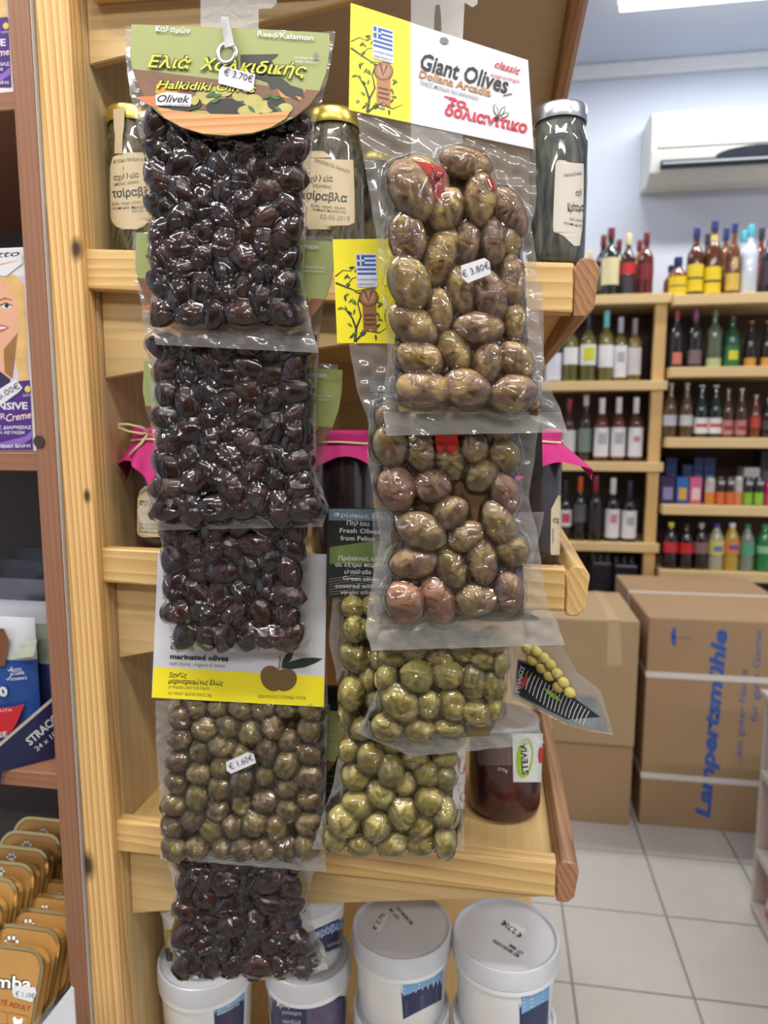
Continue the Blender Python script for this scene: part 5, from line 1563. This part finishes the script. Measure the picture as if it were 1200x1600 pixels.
M_tray = plain('navy_tray_card', (30, 34, 76), .4, var=.1)
t = empty('display_tray', P(40, 1200, .74), 'navy cardboard display tray with white capacity lettering', 'tray')
A, B, C_, D_ = (116, 1062), (118, 1154), (-30, 1290), (-30, 1187)
sfp = Plane(60, 1130, .745, 45, 0)
low = []
for q in range(13):
    p = sfp(B[0] + (C_[0] - B[0]) * q / 12, B[1] + (C_[1] - B[1]) * q / 12)
    if p.y > .714: p.z = max(p.z, LS[2] + .0006)
    low.append(p)
prism('side_wall', [sfp(*A)] + low + [sfp(*D_)], M_tray, sfp.n * -.0022, t)
prism('cut_edge', [sfp(*p, .0003) for p in ((116, 1062), (116, 1066), (-30, 1192), (-30, 1187))], plain('board_cut_edge', (200, 190, 178), .6), sfp.n * -.003, t)
pr = Print(sfp, t, .0004)
pr.text('STRACCETTI', (47, 1165), (116, 1104), 13, M_white, .03); pr.text('24 x 100 g', (58, 1174), (102, 1137), 8, M_white, .01)
pr.build()

# gold pâté tins standing in rows in a white carton
M_tin = plain('tin_gold', (196, 148, 82), .3, metal=.35, var=.1, scale=20); M_rim = plain('tin_rim', (206, 186, 130), .22, metal=.9); M_tinw = plain('tin_white', (236, 232, 226), .4)
G_t = 'gold food tins in the white carton'
zc = LS[3] + .0006
def rrect(w, h, r, n=5):
    pts = []
    for (cx_, cz_, a0) in ((w / 2 - r, h - r, 0), (-w / 2 + r, h - r, 90), (-w / 2 + r, r, 180), (w / 2 - r, r, 270)):
        for i in range(n + 1):
            a = math.radians(a0 + 90 * i / n); pts.append((cx_ + r * math.cos(a), cz_ + r * math.sin(a)))
    return pts
def tin(label, xr_, yt, dep, full=False, price=None, paw=None):
    W, Hh = .098, .098
    th = math.radians(24); sn, cs = math.sin(th), math.cos(th)
    top = P(xr_ - 30, yt, dep)
    xr = min(P(xr_, yt + 40, dep).x, (ul - .0015) if dep < .80 else ur - .0135)
    x, z, y0 = xr - W / 2, top.z - Hh * cs, dep - Hh * sn
    def T3(p): return (p[0], y0 + p[2] * sn + p[1] * cs, z + p[2] * cs - p[1] * sn)
    t = empty('food_tin', (x, y0, z), label, 'tin', G_t)
    def ring(w, h, r, y, off): return [T3((x + a, y, off + b)) for a, b in rrect(w, h, r)]
    back = Vector((0, cs, -sn))
    prism('body', ring(W - .004, Hh - .004, .022, .003, .002), M_tin, back * .013, t)
    prism('lid', ring(W - .010, Hh - .010, .020, .0006, .005), M_tin, back * .0023, t)
    o_, i_ = ring(W, Hh, .024, 0, 0), ring(W - .008, Hh - .008, .021, 0, .004)
    n = len(o_); vs = o_ + i_ + [Vector(p) + back * .003 for p in o_ + i_]
    fs = []
    for q in range(n):
        q2 = (q + 1) % n
        fs += [(q, q2, n + q2, n + q), (q2, q, 2 * n + q, 2 * n + q2), (n + q, n + q2, 3 * n + q2, 3 * n + q), (2 * n + q, 3 * n + q, 3 * n + q2, 2 * n + q2)]
    mesh('rim', vs, fs, M_rim, t)
    sf = Plane(xr_ - 30, yt, dep + .0006, 0, 24)
    pr = Print(sf, t, .0003)
    if paw:
        px_, py_, s_ = paw
        for m, g in ((M_black, 1.35), (M_tinw, 1.0)):
            pr.ell(px_, py_ + 4 * s_, 5 * s_ * g, 4 * s_ * g, m, n=12)
            for a, b in ((-6, -1), (-2.4, -5), (2.4, -5), (6, -1)): pr.ell(px_ + a * s_, py_ + b * s_, 1.9 * s_ * g, 2.6 * s_ * g, m, n=8)
            pr.up()
    if full:
        pr.text('simba', (-28, 1541), (49, 1546), 20, M_black, .08, 0); pr.up(); pr.text('simba', (-28, 1541), (49, 1546), 20, M_tinw, .02, 0)
        pr.text('PATÉ ADULT', (-12, 1566), (47, 1580), 8, plain('tin_red_ink', (150, 40, 30), .4, var=0), .02)
        for b_ in ((-6, 1577, 12, 1600), (14, 1582, 44, 1604)):
            pr.line([(b_[0], b_[1]), (b_[2], b_[1] + 6), (b_[2], b_[3]), (b_[0], b_[3])], 1, plain('tin_red_ink', (150, 40, 30), .4, var=0))
        pr.poly([(20, 1590), (24, 1588), (27, 1593), (32, 1592), (36, 1590), (35, 1598), (30, 1604), (22, 1602)], M_tinw)
    pr.build()
    if price: sticker(t, Plane(xr_ - 30, yt, dep - .0006, 0, 24), price[0], price[1], price[2], price[3], price[4])
tin('front gold tin with bold white name and price sticker', 76, 1481, .700, True, ([(20, 1540), (55, 1543), (57, 1552), (50, 1566), (22, 1558), (19, 1550)], '€ 1.10€', (24, 1556), (54, 1560), 8))
tin('second gold tin from the front, paw mark in view', 101, 1450, .728, False, ([(37, 1482), (50, 1485), (53, 1492), (40, 1488)], '1', (40, 1487), (43, 1488), 3), (18, 1473, 1.5))
tin('third gold tin from the front, with a sticker beside its paw', 128, 1425, .756, False, ([(61, 1444), (93, 1453), (90, 1464), (58, 1455)], '€ 1.10€', (62, 1454), (88, 1461), 6), (44, 1446, 1.4))
tin('fourth gold tin from the front, beside the post', 146, 1402, .784, paw=(70, 1423, 1.2))
tin('fifth gold tin from the front, beside the post', 160, 1379, .812, paw=(92, 1402, 1.0))
tin('sixth gold tin from the front, mostly behind the post', 172, 1356, .840)
tin('first gold tin of the left row, cut by the frame', 10, 1400, .735)
tin('second gold tin of the left row', 35, 1371, .763)
tin('third gold tin of the left row', 61, 1348, .791, paw=(0, 1362, 1.0))
tin('fourth gold tin of the left row', 83, 1325, .819, paw=(18, 1340, 1.0))
tin('fifth gold tin of the left row', 102, 1302, .847, paw=(42, 1321, 1.0))
tin('rearmost gold tin of the left row', 122, 1280, .875, paw=(68, 1301, .9))
t = empty('tin_carton', P(60, 1690, .76), 'white carton tray that holds the gold tins', 'carton')
xa_, xb_ = P(-120, 1600, .70).x, ul - .002
zb = .83
M_wc = plain('white_carton', (212, 214, 220), .5)
zbot = P(46, 1481, .70).z - .099
box('base', xa_, xb_, .650, 1.0, zbot - .004, zbot - .001, M_wc, t)
sp = Plane(100, 1570, .650)
prism('front_corner', [sp(*p) for p in ((66, 1600), (112, 1540), (116, 1545), (122, 1640), (60, 1660))], M_wc, (0, -.002, 0), t)

# ------------------------------------------------------------------ bottles and cans on the back shelves
PROF = {
    'wine': [(0, 0), (.96, 0), (1, .015), (1, .58), (.94, .64), (.62, .71), (.38, .76), (.34, .80), (.34, .985), (.3, 1), (0, 1)],
    'spirit': [(0, 0), (.97, 0), (1, .015), (1, .56), (.93, .63), (.6, .70), (.38, .76), (.34, .82), (.36, .99), (.3, 1), (0, 1)],
    'squat': [(0, 0), (.97, 0), (1, .02), (1, .5), (.9, .6), (.5, .70), (.38, .76), (.38, .99), (.3, 1), (0, 1)],
    'beer': [(0, 0), (.95, 0), (1, .02), (1, .52), (.9, .6), (.55, .74), (.42, .82), (.4, .985), (.35, 1), (0, 1)],
    'soda': [(0, 0), (.9, 0), (1, .04), (.97, .22), (.9, .33), (1, .44), (1, .6), (.88, .72), (.5, .86), (.36, .90), (.36, .985), (.32, 1), (0, 1)],
    'can': [(0, 0), (.8, 0), (1, .05), (1, .9), (.82, .97), (.8, 1), (0, .99)],
}
def col_mat(rgb, rough=.3, coat=.0, metal=0.0):
    return plain('shelf_%d_%d_%d_%d' % (*rgb, int(rough * 10)), rgb, rough, coat=coat, var=.06, metal=metal)
def bottle(shelf, px_, top, w, kind, glass, cap, lab, label, group, cat='bottle', dd=.0, capf=.84, lr=(.14, .5), emblem=None, collar=None):
    dep = YS + .06 + dd - (.03 if shelf[0] == 'R' else 0)
    z = BX[shelf] + .0004
    c = P(px_, top + 40, dep)
    zt = P(px_, top, dep).z
    H = zt - z
    R = (P(px_ + w / 2, top + 40, dep) - c).length * .93
    t = empty('can' if kind == 'can' else 'bottle', (c.x, dep, z), label, cat, group)
    gm = col_mat(glass, .12, .6)
    lathe('glass' if kind != 'can' else 'can_body', [(r * R, h * H) for r, h in PROF[kind]], c.x, dep, z, gm, t, 20)
    if cap and kind != 'can':
        rc = .40 if kind != 'squat' else .46
        lathe('cap', [(R * rc * .96, H * capf), (R * rc, H * (capf + .01)), (R * rc, H * 1.002), (R * rc * .9, H * 1.012), (0, H * 1.012)], c.x, dep, z, col_mat(cap, .35), t, 16)
    a0, a1 = math.radians(-160), math.radians(-10)
    if lab:
        lathe('label', [(R * 1.015, H * lr[0]), (R * 1.015, H * lr[1])], c.x, dep, z, col_mat(lab, .5), t, 14, a0=a0, a1=a1)
    if emblem:
        rgb, l0, l1, wd = emblem
        lathe('emblem', [(R * 1.03, H * l0), (R * 1.03, H * l1)], c.x, dep, z, col_mat(rgb, .5), t, 8, a0=math.radians(-85 - wd), a1=math.radians(-85 + wd))
    if collar:
        rgb, l0, l1, rr_ = collar
        lathe('collar_label', [(R * rr_, H * l0), (R * rr_ * .9, H * l1)], c.x, dep, z, col_mat(rgb, .5), t, 12, a0=a0, a1=a1)
    return t
BR, GD, BLK = (96, 46, 22), (24, 44, 34), (22, 20, 22)
MAR, CRM, WHT, NAVY, YEL = (104, 22, 34), (222, 206, 160), (226, 226, 230), (34, 48, 110), (232, 204, 40)
OLV = (96, 92, 44)
g1, g2, g3, g4 = 'spirits on the top shelf', 'white wines on the second shelf', 'rosé wines on the third shelf', 'red wines on the fourth shelf'
for a in [
    ('L0', 921, 394, 26, 'spirit', (150, 110, 60), CRM, CRM, 'cream capped bottle beside the tray end on the top shelf', g1, 'bottle', .03),
    ('L0', 942, 369, 26, 'wine', BLK, MAR, (190, 186, 176), 'dark bottle with maroon cap behind the green whisky bottle', g1, 'bottle', .10),
    ('L0', 954, 358, 31, 'spirit', GD, MAR, (222, 212, 168), 'green whisky bottle with a large cream label', g1, 'bottle', .0, .86, (.16, .56)),
    ('L0', 966, 376, 24, 'spirit', BR, MAR, None, 'amber bottle with maroon cap behind the slanted label bottle', g1, 'bottle', .11),
    ('L0', 981, 366, 26, 'spirit', (60, 40, 36), CRM, (60, 48, 60), 'bottle with a slanted red label and cream cap', g1, 'bottle', .0, .82, (.02, .3), ((196, 44, 50), .34, .52, 70)),
    ('L0', 998, 377, 24, 'spirit', (150, 74, 30), MAR, None, 'amber bottle left of the maroon labelled bottle', g1, 'bottle', .10),
    ('L0', 1009, 365, 27, 'spirit', (92, 34, 30), MAR, (122, 30, 44), 'red brown bottle with a maroon label by the shelf post', g1, 'bottle', .0, .84, (.24, .5)),
    ('L1', 866, 500, 27, 'wine', GD, (30, 34, 40), (214, 216, 232), 'dark wine bottle with a tall white label, nearest the tray', g2, 'bottle', .0, .8, (.02, .46)),
    ('L1', 892, 494, 27, 'wine', OLV, (36, 34, 40), WHT, 'wine bottle with a plain white label, second from the tray', g2, 'bottle', .0, .74, (.26, .52)),
    ('L1', 919, 490, 29, 'wine', OLV, (34, 34, 44), WHT, 'wine bottle with a yellow square on its white label', g2, 'bottle', .0, .76, (.24, .54), ((206, 206, 40), .3, .5, 38)),
    ('L1', 947, 487, 27, 'wine', (112, 104, 52), (120, 200, 210), WHT, 'wine bottle with an aqua capsule', g2, 'bottle', .0, .77, (.2, .52)),
    ('L1', 969, 497, 25, 'wine', OLV, (190, 184, 206), WHT, 'wine bottle with a lavender capsule and grey emblem', g2, 'bottle', .0, .77, (.06, .56), ((176, 174, 180), .3, .46, 30)),
    ('L1', 991, 499, 25, 'wine', (116, 100, 50), (150, 140, 146), (206, 202, 206), 'wine bottle with a grey capsule next to the shelf post', g2, 'bottle', .0, .76, (.1, .54)),
    ('L2', 889, 624, 25, 'wine', (70, 34, 30), (150, 40, 70), WHT, 'wine bottle with a pink capsule behind the pink cloth', g3, 'bottle', .04),
    ('L2', 915, 618, 25, 'wine', (60, 40, 34), (196, 198, 208), (130, 150, 140), 'wine bottle with silver capsule beside the pink cloth corner', g3, 'bottle', .03),
    ('L2', 940, 623, 26, 'wine', (92, 40, 28), WHT, WHT, 'first white labelled rosé bottle right of the pink cloth', g3, 'bottle', .0, .76, (.08, .54), ((170, 172, 178), .28, .46, 34)),
    ('L2', 966, 622, 26, 'wine', (92, 40, 28), WHT, WHT, 'second white labelled rosé bottle right of the pink cloth', g3, 'bottle', .0, .76, (.08, .54), ((170, 172, 178), .28, .46, 34)),
    ('L2', 993, 622, 26, 'wine', (86, 38, 30), WHT, WHT, 'rosé bottle with a red mark on its white label', g3, 'bottle', .0, .76, (.08, .54), ((206, 130, 140), .32, .4, 26)),
    ('L3', 883, 752, 23, 'wine', BLK, (30, 28, 34), WHT, 'red wine bottle with a white and crimson label by the jam jar', g4, 'bottle', .0, .76, (.24, .52), ((206, 70, 90), .3, .46, 34)),
    ('L3', 906, 746, 23, 'wine', BLK, (196, 84, 34), (92, 94, 104), 'red wine bottle with an orange capsule', g4, 'bottle', .0, .78, (.3, .58)),
    ('L3', 930, 744, 27, 'wine', BLK, (140, 34, 46), (44, 38, 42), 'red wine bottle with a red capsule and black label', g4, 'bottle', .0, .76, (.2, .5)),
    ('L3', 957, 748, 26, 'wine', BLK, (220, 220, 220), WHT, 'red wine bottle with a white capsule and pink blot on its label', g4, 'bottle', .0, .74, (.06, .52), ((206, 130, 140), .3, .44, 24)),
    ('L3', 983, 752, 27, 'wine', BLK, (40, 36, 62), WHT, 'red wine bottle with a navy capsule next to the shelf post', g4, 'bottle', .0, .76, (.06, .52), ((170, 170, 184), .28, .42, 26)),
    ('R0', 1047, 416, 24, 'squat', (140, 72, 24), NAVY, None, 'small amber bottle at the left end of the top right shelf', g1, 'bottle', .1),
    ('R0', 1058, 403, 31, 'squat', (120, 62, 24), NAVY, YEL, 'short brandy bottle with blue cap and yellow labels', g1, 'bottle', .0, .76, (.0, .5), ((60, 50, 60), .24, .27, 70)),
    ('R0', 1087, 358, 29, 'spirit', (84, 44, 28), NAVY, YEL, 'tall brandy bottle with blue cap and yellow labels, left', g1, 'bottle', .0, .86, (.06, .46), ((60, 50, 60), .24, .27, 70)),
    ('R0', 1104, 367, 24, 'spirit', (110, 40, 30), (36, 44, 70), None, 'brown bottle with navy cap behind the tall brandy bottles', g1, 'bottle', .12),
    ('R0', 1115, 347, 30, 'spirit', (90, 50, 26), NAVY, YEL, 'tallest brandy bottle with blue cap and gold neck streak', g1, 'bottle', .0, .88, (.02, .38), ((60, 50, 60), .17, .2, 70), ((222, 196, 120), .6, .82, .5)),
    ('R0', 1133, 358, 25, 'spirit', (120, 70, 34), NAVY, None, 'amber bottle with blue cap behind the gold labelled one', g1, 'bottle', .12),
    ('R0', 1146, 351, 25, 'spirit', (110, 66, 40), NAVY, (214, 180, 80), 'brandy bottle with blue cap and a gold label', g1, 'bottle', .0, .88, (.06, .3), ((206, 170, 110), .36, .52, 20)),
    ('R0', 1172, 353, 29, 'spirit', (206, 214, 230), (80, 184, 204), None, 'white liqueur bottle with an aqua cap', g1, 'bottle', .0, .84),
    ('R0', 1161, 362, 26, 'spirit', (206, 214, 230), (80, 184, 204), None, 'white liqueur bottle with an aqua cap, half hidden behind its twin', g1, 'bottle', .14, .84),
    ('R0', 1188, 358, 24, 'spirit', (120, 40, 30), (36, 44, 60), (206, 80, 60), 'red brown bottle with a dark cap at the right edge', g1, 'bottle', .09),
    ('R0', 1202, 360, 28, 'spirit', (44, 34, 40), (190, 180, 120), (60, 50, 60), 'dark bottle cut by the right edge of the picture, top shelf', g1, 'bottle', .0),
]: bottle(*a)
g5, g6, g7 = 'sparkling bottles on the second right shelf', 'beer bottles on the third right shelf', 'soft drink bottles on the lowest right shelf'
for a in [
    ('R1', 1057, 484, 24, 'wine', (28, 30, 34), (150, 60, 50), None, 'dark bottle with an orange emblem at the left of its shelf', g5, 'bottle', .0, .84, (.1, .4), ((206, 116, 100), .06, .26, 40)),
    ('R1', 1086, 484, 25, 'wine', (36, 32, 34), (130, 70, 110), (120, 100, 104), 'dark bottle with a mauve cap', g5, 'bottle', .0, .8, (.06, .3)),
    ('R1', 1116, 484, 27, 'wine', (92, 102, 80), (92, 104, 84), (176, 186, 140), 'pale green bottle with a light label at its foot', g5, 'bottle', .0, .84, (.0, .16)),
    ('R1', 1143, 494, 28, 'spirit', (28, 84, 52), (60, 62, 56), (40, 110, 62), 'green bottle with a yellow emblem', g5, 'bottle', .0, .88, (.02, .42), ((210, 206, 60), .14, .32, 34)),
    ('R1', 1172, 503, 21, 'beer', (40, 32, 34), (216, 160, 100), (206, 148, 60), 'dark bottle with an orange foot label and copper cap', g5, 'bottle', .0, .92, (.0, .2)),
    ('R1', 1198, 503, 21, 'beer', (40, 32, 34), (226, 190, 150), (206, 148, 60), 'dark bottle with an orange foot label, cut by the right edge', g5, 'bottle', .0, .92, (.0, .2)),
    ('R2', 1047, 600, 24, 'beer', (92, 66, 34), (176, 176, 170), (190, 190, 200), 'brown beer bottle with a pale label at the left of its shelf', g6, 'bottle', .0, .95, (.22, .42)),
    ('R2', 1072, 600, 24, 'beer', (92, 66, 34), (186, 186, 186), (200, 200, 204), 'brown beer bottle with a pale label, second from the left', g6, 'bottle', .0, .95, (.22, .42)),
    ('R2', 1095, 603, 25, 'beer', GD, WHT, WHT, 'green beer bottle with white foil and round label, left of its twin', g6, 'bottle', .0, .66, (.08, .38), ((206, 60, 60), .2, .27, 50)),
    ('R2', 1117, 603, 25, 'beer', GD, WHT, WHT, 'green beer bottle with white foil and round label, right of its twin', g6, 'bottle', .0, .66, (.08, .38), ((206, 60, 60), .2, .27, 50)),
    ('R2', 1136, 608, 22, 'beer', (80, 50, 34), (140, 110, 90), (190, 130, 130), 'brown bottle with a rosy label right of the white foil pair', g6, 'bottle', .0, .94, (.06, .36), ((150, 50, 50), .16, .24, 40)),
    ('R2', 1157, 608, 22, 'beer', (80, 50, 34), (206, 206, 206), (190, 130, 130), 'brown bottle with a rosy label and silver cap', g6, 'bottle', .0, .94, (.06, .36), ((150, 50, 50), .16, .24, 40)),
    ('R2', 1179, 618, 20, 'beer', (120, 60, 30), (226, 206, 140), (196, 70, 60), 'small amber bottle with a red label', g6, 'bottle', .0, .86, (.24, .5)),
    ('R2', 1198, 618, 22, 'beer', (30, 26, 30), (40, 36, 40), (80, 70, 74), 'small dark bottle cut by the right edge', g6, 'bottle', .0, .9, (.2, .4)),
    ('R4', 1047, 817, 26, 'soda', (30, 14, 14), (196, 206, 50), (206, 50, 60), 'cola bottle with a yellow cap', g7, 'bottle', .0, .92, (.36, .6)),
    ('R4', 1071, 820, 26, 'soda', (30, 14, 14), (50, 30, 34), (206, 36, 40), 'cola bottle with a dark cap and red label', g7, 'bottle', .0, .92, (.36, .6)),
    ('R4', 1094, 818, 26, 'soda', (28, 16, 16), (160, 160, 164), (140, 110, 116), 'cola bottle with a grey label', g7, 'bottle', .0, .92, (.36, .6)),
    ('R4', 1118, 819, 27, 'soda', (176, 172, 150), (60, 60, 150), (220, 214, 110), 'clear drink bottle with a blue cap', g7, 'bottle', .0, .92, (.34, .66), ((110, 130, 190), .42, .54, 34)),
    ('R4', 1142, 818, 27, 'soda', (190, 160, 60), (220, 220, 226), (226, 140, 80), 'orange drink bottle with a white cap', g7, 'bottle', .0, .92, (.36, .66), ((120, 90, 150), .46, .56, 34)),
    ('R4', 1166, 820, 26, 'soda', (130, 140, 130), (50, 130, 90), (90, 170, 130), 'clear drink bottle with a green cap', g7, 'bottle', .0, .92, (.34, .62)),
    ('R4', 1193, 820, 28, 'soda', (30, 130, 66), (60, 140, 90), (150, 206, 170), 'green drink bottle at the right edge', g7, 'bottle', .0, .92, (.4, .56)),
]: bottle(*a)
g8 = 'cans on the fourth right shelf'
for k, (px_, top, w, rgb, lb, nm) in enumerate([
    (1108, 746, 17, (206, 196, 190), (230, 140, 60), 'white and orange can left of the orange pair'), (1124, 744, 16, (60, 44, 40), (226, 120, 60), 'orange foot can, left of the pair'),
    (1139, 744, 16, (60, 44, 40), (226, 120, 60), 'orange foot can, right of the pair'), (1152, 744, 15, (206, 200, 196), (226, 140, 90), 'white topped can between orange and green cans'),
    (1167, 745, 17, (50, 44, 44), (140, 200, 60), 'green foot can, left of the pair'), (1184, 745, 17, (50, 44, 44), (150, 210, 60), 'green foot can, right of the pair'), (1200, 748, 16, (206, 40, 110), (220, 60, 120), 'pink can cut by the right edge')]):
    bottle('R3', px_, top, w, 'can', rgb, None, lb, nm, g8, 'can', .0, .8, (.02, .45), ((190, 190, 194), .72, .84, 40))
def carton(px0, px1, top, rgb, rgb2, nm, dd=.03, thick=.1, shelf='R3', base=None):
    dep = YS + dd
    z = BX[shelf] + .0004 if base is None else base
    a, b = P(px0, top, dep).x, P(px1, top, dep).x
    zt = P((px0 + px1) / 2, top, dep).z
    t = empty('drink_carton', ((a + b) / 2, dep + thick / 2, z), nm, 'carton', 'drink cartons on the fourth right shelf')
    box('body', a, b, dep, dep + thick, z, zt, col_mat(rgb, .4), t, .003, 1)
    box('label_panel', a + (b - a) * .2, b - (b - a) * .15, dep - .0008, dep - .0001, z + (zt - z) * .15, z + (zt - z) * .6, col_mat(rgb2, .5), t)
    return zt
zt = carton(1033, 1056, 744, (56, 40, 84), (150, 140, 190), 'violet drink carton at the left end of its shelf', .02, .11)
carton(1058, 1077, 746, (50, 110, 190), (226, 180, 70), 'blue drink carton beside the violet one')
carton(1079, 1098, 746, (220, 110, 150), (236, 214, 214), 'pink drink carton beside the blue one')
zs_ = None
for k, (a, b, nm) in enumerate(((1041, 1059, 'dark blue can pack on a shelf block, left'), (1067, 1083, 'dark blue can pack on a shelf block, middle'), (1085, 1100, 'dark blue can pack on a shelf block, right of the middle'), (1101, 1119, 'dark blue can pack on a shelf block, right'))):
    carton(a, b, 714 if k != 1 else 726, (36, 60, 110), (90, 130, 180), nm, .155 if k == 0 else .145 + .0 * k, .09)
carton(1163, 1188, 731, (200, 200, 210), (160, 160, 170), 'pale grey carton behind the green foot cans', .15)
carton(1190, 1216, 704, (40, 38, 44), (90, 90, 96), 'black carton behind the pink can', .16)
# dark packs under the wine shelf
for k, (a, b, top, nm) in enumerate(((925, 958, 868, 'dark shrink wrapped bottle pack under the wine shelf, left'), (960, 998, 872, 'dark shrink wrapped bottle pack under the wine shelf, right'))):
    dep = YS + .04
    x0, x1 = P(a, top, dep).x, P(b, top, dep).x
    t = empty('bottle_pack', ((x0 + x1) / 2, dep + .1, BX['L4']), nm, 'bottle pack', 'bottle packs under the wine shelf')
    zt = P(a, top, dep).z
    box('wrap', x0, x1, dep, dep + .2, BX['L4'] + .0004, zt - .03, plain('dark_wrap', (44, 44, 52), .2, var=.5, scale=40, coat=.5), t, .012)
    for q in range(3):
        cx_ = x0 + (x1 - x0) * (q + .5) / 3
        lathe('bottle_neck', [(.016, zt - .0295 - BX['L4']), (.014, zt - BX['L4'] - .012), (.014, zt - BX['L4']), (0, zt - BX['L4'])], cx_, dep + .06, BX['L4'], plain('dark_wrap', (44, 44, 52), .2), t, 10)
